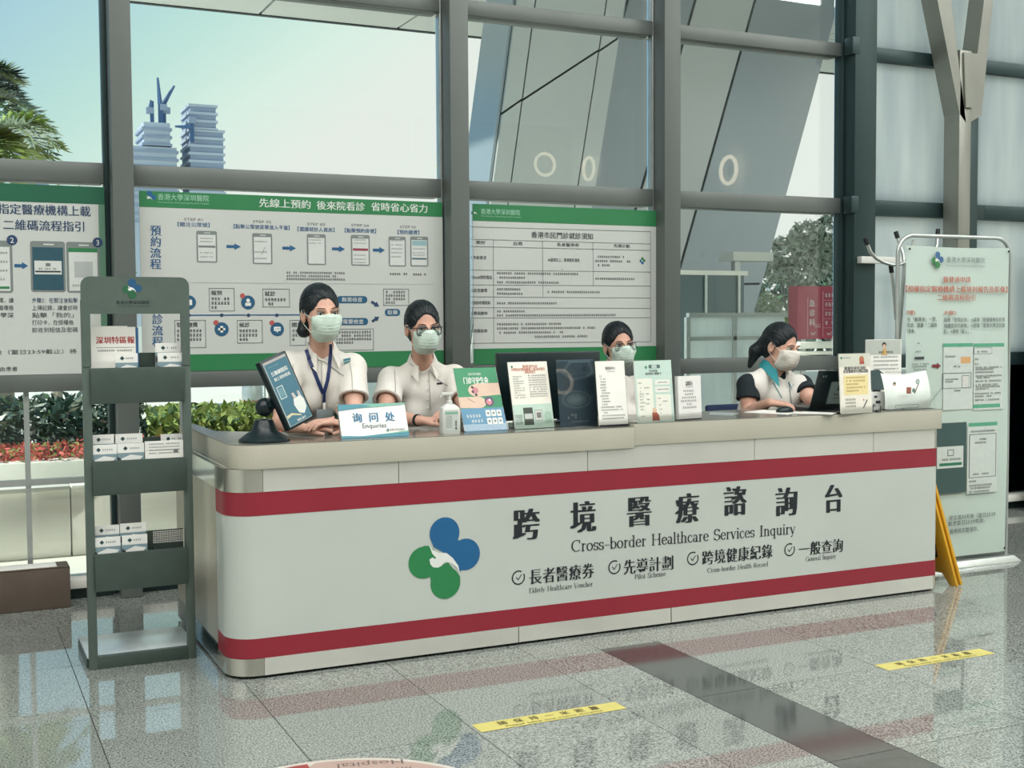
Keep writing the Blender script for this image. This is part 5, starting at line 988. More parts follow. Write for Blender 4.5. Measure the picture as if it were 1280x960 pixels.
sheet_on('white paper sheet on the worktop left of the mouse', [(930, 515.5), (985, 518.3), (1003, 515), (953, 512.5)], ZR+.0002, M['paper'])
sheet_on('glossy papers on the worktop in front of the laptop', [(990, 517.3), (1040, 518.3), (1047, 516), (1004, 514.5)], ZR+.002, M['paper'])
sheet_on('grey folder flat on the worktop behind the small notice', [(886, 518.5), (914, 519.5), (924, 516.5), (888, 515.5)], ZR+.0002, ink(150, 160, 160), 'folder', 'folder')
# right end clutter
t = thing('paper_stand', 'pale card display with a cartoon woman, behind the cream notice', 'leaflet', (4.5, 4.88, ZR)); Yq = 4.88
A, B = at(1082, 470, Yq), at(1127, 424, Yq); MB().box((A[0], Yq, ZR), (B[0], Yq+.004, B[2]), M['paper']).build('card', t); MB().box((A[0]+.02, Yq+.005, ZR), (B[0]-.02, Yq+.07, ZR+.004), M['acr']).build('foot', t)
S = Sheet((0, Yq-.0005, 0), (1, 0, 0), (0, 0, 1), .0004); S.rpx(1082, 425, 1126, 443, ink(184, 190, 182), 1); u, v = S.px(1105, 434); S.circ(u, v+.012, .014, ink(50, 44, 44), 3).circ(u, v+.006, .010, ink(214, 180, 156), 4).poly([(u-.018, v-.04), (u+.022, v-.04), (u+.012, v-.006), (u-.008, v-.006)], ink(206, 172, 110), 3)
for k in range(4): S.tpx('', 1092, 1124, 446+k*5, 2.2, GRY, fuzz=True)
S.tpx('', 1098, 1118, 440, 3, TD, l=4, fuzz=True); S.build('print', t)
t = thing('leaflet_holder', 'clear acrylic holder with a curled pale leaflet at the right end of the worktop', 'leaflet', (4.45, 4.6, ZR)); Yq = 4.62
mb = MB(); A, B = at(1106, 512, Yq), at(1160, 465, Yq); nx = 16
vs = []; 
for j in range(9):
    for i in range(nx+1):
        s, q = i/nx, j/8; vs.append((A[0]+(B[0]-A[0])*s+.015*q, Yq+.03*math.sin(s*3.1)*q+.05*q*q-.02*s, ZR+.004+(B[2]-ZR)*q*(1-.10*math.sin(s*3.0+.3))))
fs = [(j*(nx+1)+i, j*(nx+1)+i+1, (j+1)*(nx+1)+i+1, (j+1)*(nx+1)+i) for j in range(8) for i in range(nx)]
mb.add(vs, fs, ink(220, 228, 221)).build('curled_leaflet', t, True)
MB().obox((A[0]-.01, Yq-.03, ZR), (B[0]-A[0]+.03, 0, 0), (0, .10, 0), (0, 0, .003), M['acr']).obox((A[0]-.01, Yq-.032, ZR), (B[0]-A[0]+.03, 0, 0), (0, .002, 0), (0, 0, .09), M['acr']).build('acrylic_pocket', t)
S = Sheet((0, Yq-.026, 0), (1, 0, 0), (0, 0, 1), .0004)
S.rpx(1133, 484, 1139, 492, ink(160, 96, 80), 1); u, v = S.px(1118, 480); S.circ(u, v, .010, ink(90, 70, 60), 1).circ(u, v-.004, .006, ink(214, 184, 160), 2); u, v = S.px(1147, 477); S.circ(u, v, .013, ink(110, 140, 130), 1).circ(u, v, .009, ink(190, 202, 196), 2); u, v = S.px(1142, 488); S.circ(u, v, .011, ink(120, 146, 136), 1)
S.line(*S.px(1143, 492), *S.px(1148, 480), .006, ink(130, 110, 90), 1); S.tpx('', 1106, 1135, 465, 2, GRY, fuzz=True); u0, v0 = S.px(1119, 511); u1, v1 = S.px(1148, 505); S.frame(u0, v0, u1, v1, .002, ink(96, 110, 110), 3); 
o = S.build('leaflet_print', t)
t = thing('terminal', 'small dark screen behind the cream notice and curled leaflet', 'monitor', (4.42, 4.80, ZR)); Yq = 4.80
A, B = at(1086, 488, Yq), at(1117, 461, Yq); MB().prism([(A[0], Yq, A[2]), (B[0], Yq, A[2]), (B[0]+.01, Yq, (A[2]*2+B[2])/3), (A[0]+.06, Yq, B[2]), (A[0], Yq, B[2]-.01)], (0, .02, 0), M['tealglass']).build('screen', t, fix=True); MB().box((A[0]+.04, Yq+.004, ZR), (A[0]+.08, Yq+.018, A[2]), M['black']).build('neck', t); MB().box((A[0]+.0, Yq-.03, ZR), (A[0]+.12, Yq+.06, ZR+.008), M['black']).build('foot', t)
t = thing('card_reader', 'small white card reader in front of the dark screen', 'reader', (4.3, 4.66, ZR)); A, B = at(1089, 512, 4.66), at(1112, 490, 4.66)
MB().prism([(A[0], 4.66, ZR), (B[0], 4.66, ZR), (B[0]-.01, 4.68, B[2]), (A[0]+.01, 4.68, B[2])], (0, .05, 0), M['whitepl']).build('reader_body', t, bevel=.004, fix=True)
S = Sheet((A[0], 4.6595, ZR), (1, 0, 0), (0, .02, B[2]-ZR), .0004); S.rect(.03, .06, .05, .07, TD, 2).rect(.035, .03, .065, .045, TD, 2).rect(.015, .015, .03, .03, GRY, 2); S.build('print', t)
t = thing('pen_cup', 'small clear cup with a dark lid lying beside the cream notice', 'cup', (4.18, 4.58, ZR)); A = atz(1096, 515, ZR); MB().lathe([(.018, 0), (.021, .03), (.019, .032)], (A[0], A[1], ZR), M['acr'], 16).build('cup_body', t, True); MB().lathe([(.012, 0), (.012, .006)], (A[0], A[1], ZR+.002), M['black'], 12).build('cup_bottom', t)
# ------------------------------------------------------------------ figures: one smooth surface each, blended from limbs
class Blend:
    def __init__(s, lo, hi, res):
        s.lo = np.array(lo, float); s.res = res; s.n = np.ceil((np.array(hi)-s.lo)/res).astype(int)+1
        s.v = np.full(s.n, .2, np.float32); s.ax = [s.lo[i]+res*np.arange(s.n[i]) for i in range(3)]
    def blk(s, lo, hi):
        a = np.clip(np.floor((np.array(lo)-s.lo)/s.res).astype(int), 0, s.n-1); b = np.clip(np.ceil((np.array(hi)-s.lo)/s.res).astype(int)+1, 1, s.n)
        if (b <= a).any(): return None
        sl = tuple(slice(a[i], b[i]) for i in range(3)); return sl, s.ax[0][sl[0]][:, None, None], s.ax[1][sl[1]][None, :, None], s.ax[2][sl[2]][None, None, :]
    def op(s, d, sl, k, mode):
        v = s.v[sl]; d = d.astype(np.float32)
        if mode == 'sub': d = -d; h = np.clip(.5-.5*(v-d)/k, 0, 1); s.v[sl] = v*(1-h)+d*h+k*h*(1-h); return
        if mode == 'and': h = np.clip(.5-.5*(v-d)/k, 0, 1); s.v[sl] = v*(1-h)+d*h+k*h*(1-h); return
        h = np.clip(.5+.5*(v-d)/k, 0, 1); s.v[sl] = v*(1-h)+d*h-k*h*(1-h)
    def cone(s, a, b, ra, rb, k=.01, mode='add'):
        a = np.array(a, float); b = np.array(b, float); m = max(ra, rb)+k+2*s.res
        q = s.blk(np.minimum(a, b)-m, np.maximum(a, b)+m)
        if q is None: return
        sl, X, Y, Z = q; d = b-a; L2 = max(d@d, 1e-9); t = np.clip(((X-a[0])*d[0]+(Y-a[1])*d[1]+(Z-a[2])*d[2])/L2, 0, 1)
        D = np.sqrt((X-a[0]-t*d[0])**2+(Y-a[1]-t*d[1])**2+(Z-a[2]-t*d[2])**2)-(ra+(rb-ra)*t); s.op(D, sl, k, mode)
    def ell(s, c, r, R=None, k=.01, mode='add', pad=None):
        c = np.array(c, float); r = np.array(r, float); m = max(r)+k+2*s.res; q = s.blk(c-m, c+m)
        if q is None: return
        sl, X, Y, Z = q; X, Y, Z = X-c[0], Y-c[1], Z-c[2]
        if R is not None: R = np.array(R); X, Y, Z = [X*R[0, i]+Y*R[1, i]+Z*R[2, i] for i in range(3)]
        k0 = np.sqrt((X/r[0])**2+(Y/r[1])**2+(Z/r[2])**2); k1 = np.sqrt((X/r[0]**2)**2+(Y/r[1]**2)**2+(Z/r[2]**2)**2)+1e-6
        s.op(k0*(k0-1)/k1, sl, k, mode)
    def plane(s, c, n, k=.004, mode='and'):   # keep the side the normal points away from
        n = np.array(n, float); n /= np.linalg.norm(n); X, Y, Z = s.ax[0][:, None, None], s.ax[1][None, :, None], s.ax[2][None, None, :]
        s.op((X-c[0])*n[0]+(Y-c[1])*n[1]+(Z-c[2])*n[2]+0*s.v, (slice(None),)*3, k, mode)
    def wobble(s, amp, f, ph=0):
        X, Y, Z = s.ax[0][:, None, None], s.ax[1][None, :, None], s.ax[2][None, None, :]
        s.v += (amp*np.sin(f*(X+.6*Z)+ph+2*np.sin(f*.6*Y+1.3*ph))*np.sin(f*.7*(Z-.5*X)+ph*2)).astype(np.float32)
    def mesh(s, name, mats, parent=None):
        v = s.v; S_ = v < 0; c = [S_[i:S_.shape[0]-1+i, j:S_.shape[1]-1+j, k:S_.shape[2]-1+k] for i in (0, 1) for j in (0, 1) for k in (0, 1)]
        anyi = np.zeros_like(c[0]); alli = np.ones_like(c[0])
        for q in c: anyi |= q; alli &= q
        act = anyi & ~alli; idx = np.argwhere(act); N = len(idx); vid = np.full(act.shape, -1, np.int32); vid[tuple(idx.T)] = np.arange(N)
        acc = np.zeros((N, 3)); cnt = np.zeros(N); off = [(i, j, k) for i in (0, 1) for j in (0, 1) for k in (0, 1)]
        for p in range(8):
            for q in range(p+1, 8):
                if sum(abs(off[p][i]-off[q][i]) for i in range(3)) != 1: continue
                A = v[tuple((idx+off[p]).T)]; B = v[tuple((idx+off[q]).T)]; m = (A < 0) != (B < 0); t = np.where(m, A/(A-B+1e-12), 0)
                pt = idx+np.array(off[p])+t[:, None]*(np.array(off[q])-np.array(off[p])); acc[m] += pt[m]; cnt[m] += 1
        P = s.lo+s.res*acc/cnt[:, None]; F_ = []
        for a in range(3):
            b, c_ = (a+1) % 3, (a+2) % 3; sl0 = [slice(None)]*3; sl1 = [slice(None)]*3; sl0[a] = slice(0, -1); sl1[a] = slice(1, None)
            A = S_[tuple(sl0)]; B = S_[tuple(sl1)]; m = A != B; e = np.argwhere(m); e = e[(e[:, b] > 0) & (e[:, c_] > 0) & (e[:, b] < s.n[b]-1) & (e[:, c_] < s.n[c_]-1)]
            fl_ = A[tuple(e.T)]; db = np.zeros(3, int); db[b] = 1; dc = np.zeros(3, int); dc[c_] = 1
            q = np.stack([vid[tuple((e-db-dc).T)], vid[tuple((e-dc).T)], vid[tuple(e.T)], vid[tuple((e-db).T)]], 1)
            q[~fl_] = q[~fl_][:, ::-1]; F_.append(q)
        F_ = np.concatenate(F_); F_ = F_[(F_ >= 0).all(1)]
        me = bpy.data.meshes.new(name); me.vertices.add(N); me.vertices.foreach_set('co', P.ravel()); me.loops.add(len(F_)*4); me.loops.foreach_set('vertex_index', F_.ravel().astype(np.int32))
        me.polygons.add(len(F_)); me.polygons.foreach_set('loop_start', np.arange(len(F_), dtype=np.int32)*4); me.polygons.foreach_set('loop_total', np.full(len(F_), 4, np.int32))
        me.polygons.foreach_set('use_smooth', np.ones(len(F_), bool)); me.update(calc_edges=True); me.validate()
        for m in mats: me.materials.append(m)
        return link(name, me, parent)
def rot(yaw=0, pitch=0, roll=0):   # degrees; yaw + turns the face toward +X, pitch + nods down, roll + tips toward +X
    return np.array(Matrix.Rotation(math.radians(yaw), 3, 'Z') @ Matrix.Rotation(math.radians(pitch), 3, 'X') @ Matrix.Rotation(math.radians(roll), 3, 'Y'))
def unit(a): a = np.array(a, float); return a/np.linalg.norm(a)
def hand(B, wrist, fwd, up, thumb, curl=.5, s=1.0, spread=1.0):
    fwd = unit(fwd); up = unit(np.array(up)-fwd*np.dot(up, fwd)); side = unit(np.array(thumb)-fwd*np.dot(thumb, fwd)-up*np.dot(thumb, up)); w = np.array(wrist, float)
    for i in range(4):
        o = side*(1.5-i)*.0195*s*spread; kn = w+fwd*.083*s+o-up*.003*abs(i-1); B.cone(w+o*.55+fwd*.008, kn, .0155*s, .0105*s, .010)
        L_ = (.064, .070, .065, .052)[i]*s; p = kn; d = fwd+o/ .019*.01; a = 0
        for j, (q, r0, r1) in enumerate(((.45, .0098, .0088), (.30, .0088, .0080), (.25, .0080, .0068))):
            a += curl*(.7, .9, .6)[j]; dd = unit(d*math.cos(a)-up*math.sin(a)); e = p+dd*L_*q; B.cone(p, e, r0*s, r1*s, .0025); p = e
    b = w+fwd*.022*s+side*.020*s-up*.006; m = b+(fwd*.62+side*.62-up*.25)*.040*s; e = m+(fwd*.9+side*.25-up*.2)*.034*s
    B.cone(b, m, .0150*s, .0118*s, .009); B.cone(m, e, .0112*s, .0088*s, .003)
def head_blend(B, c, R, s=1.0):
    T = lambda *p: np.array(c)+R@(np.array(p)*s); E = lambda p, r, k=.012, mode='add': B.ell(T(*p), np.array(r)*s, R, k, mode)
    E((0, .022, .030), (.074, .092, .088), .01); E((0, -.022, -.030), (.061, .066, .080), .02); E((0, -.030, -.080), (.036, .042, .036), .02)
    B.cone(T(-.046, -.018, -.072), T(-.014, -.062, -.100), .016*s, .014*s, .018); B.cone(T(.046, -.018, -.072), T(.014, -.062, -.100), .016*s, .014*s, .018)
    for sx in (-1, 1):
        E((sx*.038, -.060, -.030), (.022, .018, .022), .014)                     # cheekbone
        E((sx*.0315, -.090, .003), (.0165, .014, .0115), .008, 'sub')            # eye socket
        E((sx*.077, .010, -.012), (.010, .020, .032), .006); E((sx*.084, .004, -.010), (.005, .010, .018), .004, 'sub')
        B.cone(T(sx*.016, -.082, .020), T(sx*.046, -.074, .021), .008*s, .007*s, .008)
    B.cone(T(0, -.084, .010), T(0, -.104, -.024), .0075*s, .0115*s, .008); E((-.010, -.096, -.030), (.008, .009, .007), .005); E((.010, -.096, -.030), (.008, .009, .007), .005)
    B.cone(T(-.018, -.084, -.060), T(.018, -.084, -.060), .0075*s, .0075*s, .006); B.cone(T(-.013, -.083, -.070), T(.013, -.083, -.070), .008*s, .008*s, .006); B.cone(T(-.022, -.096, -.0645), T(.022, -.096, -.0645), .0022*s, .0022*s, .002, 'sub')
def eyes(parent, c, R, s, look=(0, -1, 0)):
    T = lambda *p: np.array(c)+R@(np.array(p)*s)
    for sx in (-1, 1):
        e = T(sx*.0315, -.0715, .002); MB().lathe([(.0002, -.0125*s)]+[(.0125*s*math.sin(a), -.0125*s*math.cos(a)) for a in np.linspace(.2, 2.94, 10)]+[(.0002, .0125*s)], e, M['eye'], 16, R@np.array((0, -1, 0))).build('eyeball', parent, True)
        d = unit(R@np.array(look)); MB().lathe([(.0062*s, .0100*s), (.0050*s, .0126*s), (.0002, .0131*s)], e, M['iris'], 14, d).build('iris', parent, True)
        MB().tube([T(sx*.0315-.0165, -.0800, .0035), T(sx*.0315-.008, -.0868, .0085), T(sx*.0315+.002, -.0875, .0095), T(sx*.0315+.010, -.0855, .0075), T(sx*.0315+.017, -.0780, .0025)], [.0008, .0018, .0021, .0018, .0008], M['hair'], 6).build('upper_lashes', parent, True)
        MB().tube([T(sx*.014, -.0910, .0240), T(sx*.028, -.0905, .0275), T(sx*.041, -.0845, .0270), T(sx*.050, -.0745, .0225)], [.0016, .0022, .0020, .0009], M['hair'], 6).build('eyebrow', parent, True)
def mask(parent, c, R, s, m, name='face_mask', res=.003):
    T = lambda *p: np.array(c)+R@(np.array(p)*s); B = Blend(np.array(c)-.15, np.array(c)+.13, res)
    E = lambda p, r, k=.02, mode='add': B.ell(T(*p), np.array(r)*s, R, k, mode)
    E((0, -.022, -.028), (.0715, .078, .086), .01); E((0, -.036, -.084), (.048, .050, .043), .03); E((0, -.092, -.020), (.022, .029, .026), .025); E((0, -.080, -.058), (.042, .036, .038), .03)
    for sx in (-1, 1): E((sx*.040, -.064, -.028), (.027, .026, .026), .02)
    n = lambda *v: R@np.array(v, float)
    B.plane(T(0, -.09, .0), n(0, .25, 1)); B.plane(T(0, -.05, -.121), n(0, -.12, -1)); B.plane(T(0, -.018, 0), n(0, 1, .0)); B.plane(T(.058, -.03, 0), n(1, .25, 0)); B.plane(T(-.058, -.03, 0), n(-1, .25, 0))
    B.wobble(.0006, 90)
    o = B.mesh(name, [m], parent); bt = bvh(o); dr = Vector(R@np.array((0, 1., 0)))
    for z, rr_ in ((-.0085, .0016), (-.036, .0013), (-.050, .0013), (-.064, .0013), (-.078, .0013)):
        P = []
        for x in np.linspace(-.047, .047, 15):
            r_ = bt.ray_cast(Vector(T(x, -.2, z-.004*(1-(x/.05)**2))), dr)
            if r_[0] is not None: P.append(np.array(r_[0])-np.array(dr)*.0001)
        if len(P) > 3: MB().tube(P, rr_, m, 6).build('pleat' if z < -.02 else 'nose_wire', o, True)
    for sx in (-1, 1):
        MB().tube([T(sx*.058, -.040, -.018), T(sx*.072, -.018, -.004), T(sx*.084, .008, .014), T(sx*.086, .022, -.004), T(sx*.080, .012, -.040), T(sx*.066, -.020, -.068), T(sx*.054, -.036, -.084)], .0014, m, 6).build('ear_loop', o, True)
    return o
def glasses(parent, c, R, s, r=.0019):
    T = lambda *p: np.array(c)+R@(np.array(p)*s); g = thing('g', None, None); bpy.data.objects.remove(g)
    mb = MB()
    for sx in (-1, 1):
        P = [T(sx*.034+x, -.1035+abs(sx*.034+x)*.16, z-.003) for x, z in rrect(-.0245, -.019, .0245, .0175, .009, 4)]; mb.tube(P, r, M['black'], 6, closed=True); mb.tube([T(sx*.034-.021, -.1035+.005, .0135), T(sx*.034+.021, -.1035+.005, .0135)], r*1.6, M['black'], 6)
        mb.tube([T(sx*.058, -.094, .008), T(sx*.074, -.060, .006), T(sx*.080, .010, .004)], r, M['black'], 6)
    mb.tube([T(-.010, -.103, .002), T(0, -.105, .004), T(.010, -.103, .002)], r, M['black'], 6); o = mb.build('spectacles', parent, True)
    for sx in (-1, 1):
        P = [T(sx*.034+x, -.1035+abs(sx*.034+x)*.16, z-.003) for x, z in rrect(-.0235, -.018, .0235, .0165, .008, 4)]; MB().add(P, [list(range(len(P)))], M['lens']).build('lens', o)
def hair(parent, c, R, s, extra=(), part=0, hl=0, res=.0035):
    lo = np.array(c)-.17*s; hi = np.array(c)+.17*s
    for e in extra:
        for p in e[:2]: q = np.array(c)+R@(np.array(p)*s); lo = np.minimum(lo, q-.08); hi = np.maximum(hi, q+.08)
    T = lambda *p: np.array(c)+R@(np.array(p)*s); B = Blend(lo, hi, res); E = lambda p, r, k=.01, mode='add': B.ell(T(*p), np.array(r)*s, R, k, mode)
    E((0, .026, .033), (.0805, .0985, .0945)); E((0, .055, -.030), (.064, .058, .065), .03)
    E((0, -.105, -.030), (.0670, .090, .116+hl), .009, 'sub'); B.plane(T(0, 0, -.085), R@np.array((0, 0, -1.)), .01)
    for sx in (-1, 1): E((sx*.085, -.015, -.050), (.03, .040, .045), .006, 'sub')
    for a, b, ra, rb in extra: B.cone(T(*a), T(*b), ra*s, rb*s, .012)
    if part is not None: B.cone(T(part, -.070, .095), T(part*.8, .03, .134), .0022*s, .0018*s, .003, 'sub')
    B.wobble(.0009, 120); return B.mesh('hair', [M['hair']], parent)
def figure(name_lab, P, skin, res=.0045):
    """P: joints in metres"""
    c, R, s = np.array(P['head']), P['R'], P.get('s', 1)
    pts = [P[k] for k in ('shL', 'shR', 'elL', 'elR', 'wrL', 'wrR', 'pel', 'knL', 'knR', 'anL', 'anR')]+[c+.15, c-.15]
    lo = np.min(pts, 0)-.19; hi = np.max(pts, 0)+.19; lo[2] = max(lo[2], -.01)
    root = thing('person', name_lab, 'person', (P['pel'][0], P['pel'][1], 0)); B = Blend(lo, hi, res)
    head_blend(B, c, R, s)
    nk = np.array(P['neck']); T = lambda *p: c+R@(np.array(p)*s)
    B.cone(T(0, .030, -.060), nk, .046*s, .050*s, .02)
    torso(B, P, 0, .02)
    for sd in 'LR':
        sh, el, wr = (np.array(P[k+sd]) for k in ('sh', 'el', 'wr'))
        B.cone(sh, sh+(el-sh)*.55, .044, .038, .02); B.cone(sh+(el-sh)*.5, el, .038, .031, .02); B.cone(el, el+(wr-el)*.4, .032, .033, .015); B.cone(el+(wr-el)*.35, wr, .033, .0215, .015)
        f, u, th, cu = P['hand'+sd]; hand(B, wr, f, u, th, cu, s*.97)
        hp = np.array(P['pel'])+P['Rt']@np.array(((-.085 if sd == 'L' else .085), 0, -.02)); kn, an = np.array(P['kn'+sd]), np.array(P['an'+sd])
        B.cone(hp, kn, .082, .052, .03); B.cone(kn, kn+(an-kn)*.35, .052, .050, .02); B.cone(kn+(an-kn)*.3, an, .050, .033, .02); B.cone(an, an+P['Rt']@np.array((0, -.12, -.035)), .034, .026, .02)
    body = B.mesh('body', [skin], root); eyes(root, c, R, s, P.get('look', (0, -1, 0)))
    return root, body
def torso(B, P, g, k, low=True):
    sl, sr, nk, pe, Rt = np.array(P['shL']), np.array(P['shR']), np.array(P['neck']), np.array(P['pel']), P['Rt']; m = (sl+sr)/2; up = unit(m-pe); fw = Rt@np.array((0, -1, 0)); rt = unit(sr-sl)
    L_ = np.linalg.norm(m-pe); Rm = np.stack([rt, -unit(np.cross(up, rt))*-1 if False else unit(np.cross(up, rt)), up], 1)
    if np.dot(Rm[:, 1], fw) > 0: Rm[:, 1] *= -1
    at_ = lambda x, y, z: pe+rt*x+Rm[:, 1]*y+up*z   # y points to the back
    B.ell(at_(0, .01, L_*.72), np.array((.150, .098, .150))+g, Rm, k*1.5)
    B.ell(at_(0, .0, L_*.36), np.array((.128, .088, .150))+g, Rm, k*2); B.ell(pe, np.array((.165, .112, .125))+g, Rm, k*2)
    for sx in (-1, 1):
        B.ell(at_(sx*.068, -.062, L_*.66), np.array((.056, .048, .055))+g, Rm, .03); B.cone(nk, m+rt*sx*.125-up*.004, .030+g, .036+g, .03); B.cone(m+rt*sx*.11-up*.03, (sl, sr)[(sx+1)//2], .055+g, .044+g, .03)
def garment(name, P, m, parent, g=.011, sleeve=.62, bottom=.06, res=.0055, neckr=.058, sleeves=True, wob=.0022, flare=.012, vneck=0):
    pts = [P[k] for k in ('shL', 'shR', 'elL', 'elR', 'pel')]; lo = np.min(pts, 0)-.2; hi = np.max(pts, 0)+.16; B = Blend(lo, hi, res); torso(B, P, g, .02)
    pe, nk = np.array(P['pel']), np.array(P['neck']); m_ = (np.array(P['shL'])+np.array(P['shR']))/2; up = unit(m_-pe); fw = P['Rt']@np.array((0, -1, 0))
    B.wobble(wob, 34, 1.0); B.plane(pe+up*bottom, -up, .004)
    for sd in 'LR':
        sh, el = np.array(P['sh'+sd]), np.array(P['el'+sd])
        if sleeves:
            A = Blend(lo, hi, res); e = sh+(el-sh)*(sleeve+.15); A.cone(sh, e, .047+g, .046+g+flare, .01); A.cone(sh, sh, .05+g, .05+g, .01); A.wobble(wob, 40, 2.0); A.plane(sh+(el-sh)*sleeve, el-sh, .003)
            A.cone(sh+(el-sh)*(sleeve-.01), el, .040+g*.8, .040+g*.8+flare, .003, 'sub')
            h = np.clip(.5+.5*(B.v-A.v)/.015, 0, 1); B.v = B.v*(1-h)+A.v*h-.015*h*(1-h)
        else: B.ell(sh+(sh-m_)*.25, (.055, .085, .085), None, .008, 'sub')
    hd = np.array(P['head']); up2 = unit(hd-nk); B.cone(nk+up2*.005, nk+up2*.12, neckr*.88, neckr*1.25, .004, 'sub')
    if vneck: B.cone(nk+fw*.06+up*.02, nk+fw*.115-up*vneck, .040, .004, .004, 'sub')
    return B.mesh(name, [m], parent)
def bvh(o):
    me = o.data; return BVHTree.FromPolygons([v.co for v in me.vertices], [p.vertices for p in me.polygons])
def hit(trees, x, y, lift=.002, Y0=3.5):
    d = (x-640)/F*CR-(y-480)/F*CU+_f; d /= np.linalg.norm(d); best = None
    for T_ in trees:
        r_ = T_.ray_cast(Vector((0, 0, EYE)), Vector(d))
        if r_[0] is not None and (best is None or r_[3] < best[3]): best = r_
    if best is None: return None
    return np.array(best[0])+np.array(best[1])*lift*(1 if Vector(d).dot(best[1]) < 0 else -1)
def drape(trees, pts, r, m, name, parent, flat=None, lift=.002, n=6):
    P = []
    for (xa, ya), (xb, yb) in zip(pts[:-1], pts[1:]):
        k = max(2, int(math.hypot(xb-xa, yb-ya)/3))
        for i in range(k): q = hit(trees, xa+(xb-xa)*i/k, ya+(yb-ya)*i/k, lift); P.append(q) if q is not None else None
    q = hit(trees, *pts[-1], lift); P.append(q) if q is not None else None
    if len(P) < 2: return None
    if flat is None: return MB().tube(P, r, m, n).build(name, parent, True)
    vs = []; fs = []; n_ = len(P)
    for i in range(n_):
        t = unit(P[min(i+1, n_-1)]-P[max(i-1, 0)]); w = unit(np.cross(t, _f))*flat/2; f = unit(np.cross(w, t))*.0012
        vs += [P[i]-w, P[i]+w, P[i]+w+f, P[i]-w+f]
    for i in range(n_-1):
        for j in range(4): fs.append((i*4+j, i*4+(j+1) % 4, (i+1)*4+(j+1) % 4, (i+1)*4+j))
    fs += [(0, 1, 2, 3), tuple(range((n_-1)*4, n_*4))]
    return MB().add(vs, fs, m).build(name, parent, fix=True)
def trousers(P, m, parent):
    pts = [P[k] for k in ('pel', 'knL', 'knR', 'anL', 'anR')]; lo = np.min(pts, 0)-.2; hi = np.max(pts, 0)+.2; B = Blend(lo, hi, .007); pe = np.array(P['pel']); Rt = P['Rt']
    B.ell(pe, (.178, .126, .13), Rt, .03)
    for sd in 'LR':
        hp = pe+Rt@np.array(((-.085 if sd == 'L' else .085), 0, -.02)); kn, an = np.array(P['kn'+sd]), np.array(P['an'+sd]); B.cone(hp, kn, .096, .068, .03); B.cone(kn, an+(kn-an)*.12, .068, .058, .02)
    m_ = (np.array(P['shL'])+np.array(P['shR']))/2; up = unit(m_-pe); B.plane(pe+up*.10, up); B.plane(np.array((0, 0, .055)), (0, 0, -1)); o = B.mesh('trousers', [m], parent)
    for sd in 'LR':
        an = np.array(P['an'+sd]); S_ = Blend(an-.2, an+.15, .006); S_.cone(an+Rt@np.array((0, .02, -.03)), an+Rt@np.array((0, -.13, -.04)), .044, .036, .02); S_.plane((0, 0, an[2]-.068), (0, 0, -1)); S_.plane((0, 0, an[2]-.01), (0, 0, 1)); S_.mesh('shoe', [M['black_soft']], parent)
def px3(x, y, Y): return at(x, y, Y)
def strands(hr, body, c, R, s, end, n=76, part=.012):
    th, tb = bvh(hr), bvh(body); c = np.array(c); O = c+R@(np.array((0, .022, .028))*s); mb = MB(); e1 = unit(np.array(end)-np.array((0, .022, .028)))
    def out(d):
        W_ = R@d; best = None
        for k, T_ in enumerate((th, tb)):
            r_ = T_.ray_cast(Vector(O+W_*.3), Vector(-W_), .3)
            if r_[0] is not None:
                L_ = np.linalg.norm(np.array(r_[0])-O)
                if best is None or L_ > best[0]: best = (L_, k)
        return best
    for i in range(n):
        az = -118+236*(i+.5)/n+rng.normal()*1.2; a = math.radians(az); st_ = None
        for el in range(-20, 88, 2):
            e = math.radians(el); d = np.array((math.sin(a)*math.cos(e), -math.cos(a)*math.cos(e), math.sin(e))); b_ = out(d)
            if b_ and b_[1] == 0: st_ = e; break
        if st_ is None: continue
        e = st_-.03-.05*rng.random(); d0 = np.array((math.sin(a)*math.cos(e), -math.cos(a)*math.cos(e), math.sin(e)))
        up_ = unit(d0+np.array((.25*(1 if d0[0] > part else -1), .5, .9))); P = []
        for k in range(11):
            t = k/10; d = unit(d0*(1-t)**2+2*up_*t*(1-t)*.9+e1*t*t); b_ = out(d)
            if b_: P.append(O+(R@d)*(b_[0]+.0004))
        if len(P) > 3: m_ = len(P); mb.tube(P, [.0006]+[.0015+.0007*rng.random()]*(m_-2)+[.0008], M['hair'], 5)
    o = mb.build('hair_strands', hr, True); o['kind'] = 'stuff'; return o
# --- woman 1 : standing, lanyard
c = px3(401.5, 391, 5.03); Rt = rot(-2, 6)
P1 = dict(head=c, R=rot(4, 5, -3), s=1.0, Rt=Rt, neck=px3(402, 440, 5.11), shL=px3(361, 457, 5.13), shR=px3(441, 459, 5.10), elL=px3(350, 524, 4.97), elR=px3(443, 522, 4.96), pel=np.array((1.52, 5.30, .82)),
  wrL=px3(378, 531, 4.83), wrR=px3(420, 526, 4.82), handL=((1, -.12, .0), (0, 0, 1), (.3, -1, 0), .35), handR=((-1, -.25, .05), (0, 0, 1), (-.2, 1, 0), .45), look=(-.1, -1, -.1))
P1['elL'][2] = .945; P1['elR'][2] = .945; P1['wrL'][2] = .925; P1['wrR'][2] = .95
for k, x in (('L', 1.43), ('R', 1.62)): P1['kn'+k] = np.array((x, 5.28, .44)); P1['an'+k] = np.array((x, 5.32, .075))
w1, b1 = figure('woman in white blouse with blue lanyard leaning on the counter behind the tablet', P1, M['skin'])
hr = hair(w1, c, P1['R'], 1.0, extra=[((-.050, .060, -.060), (-.062, .052, -.078), .034, .030)], part=.012, hl=-.008)
strands(hr, b1, c, P1['R'], 1.0, (-.05, .09, -.05)); mask(w1, c, P1['R'], 1.0, M['mask'])
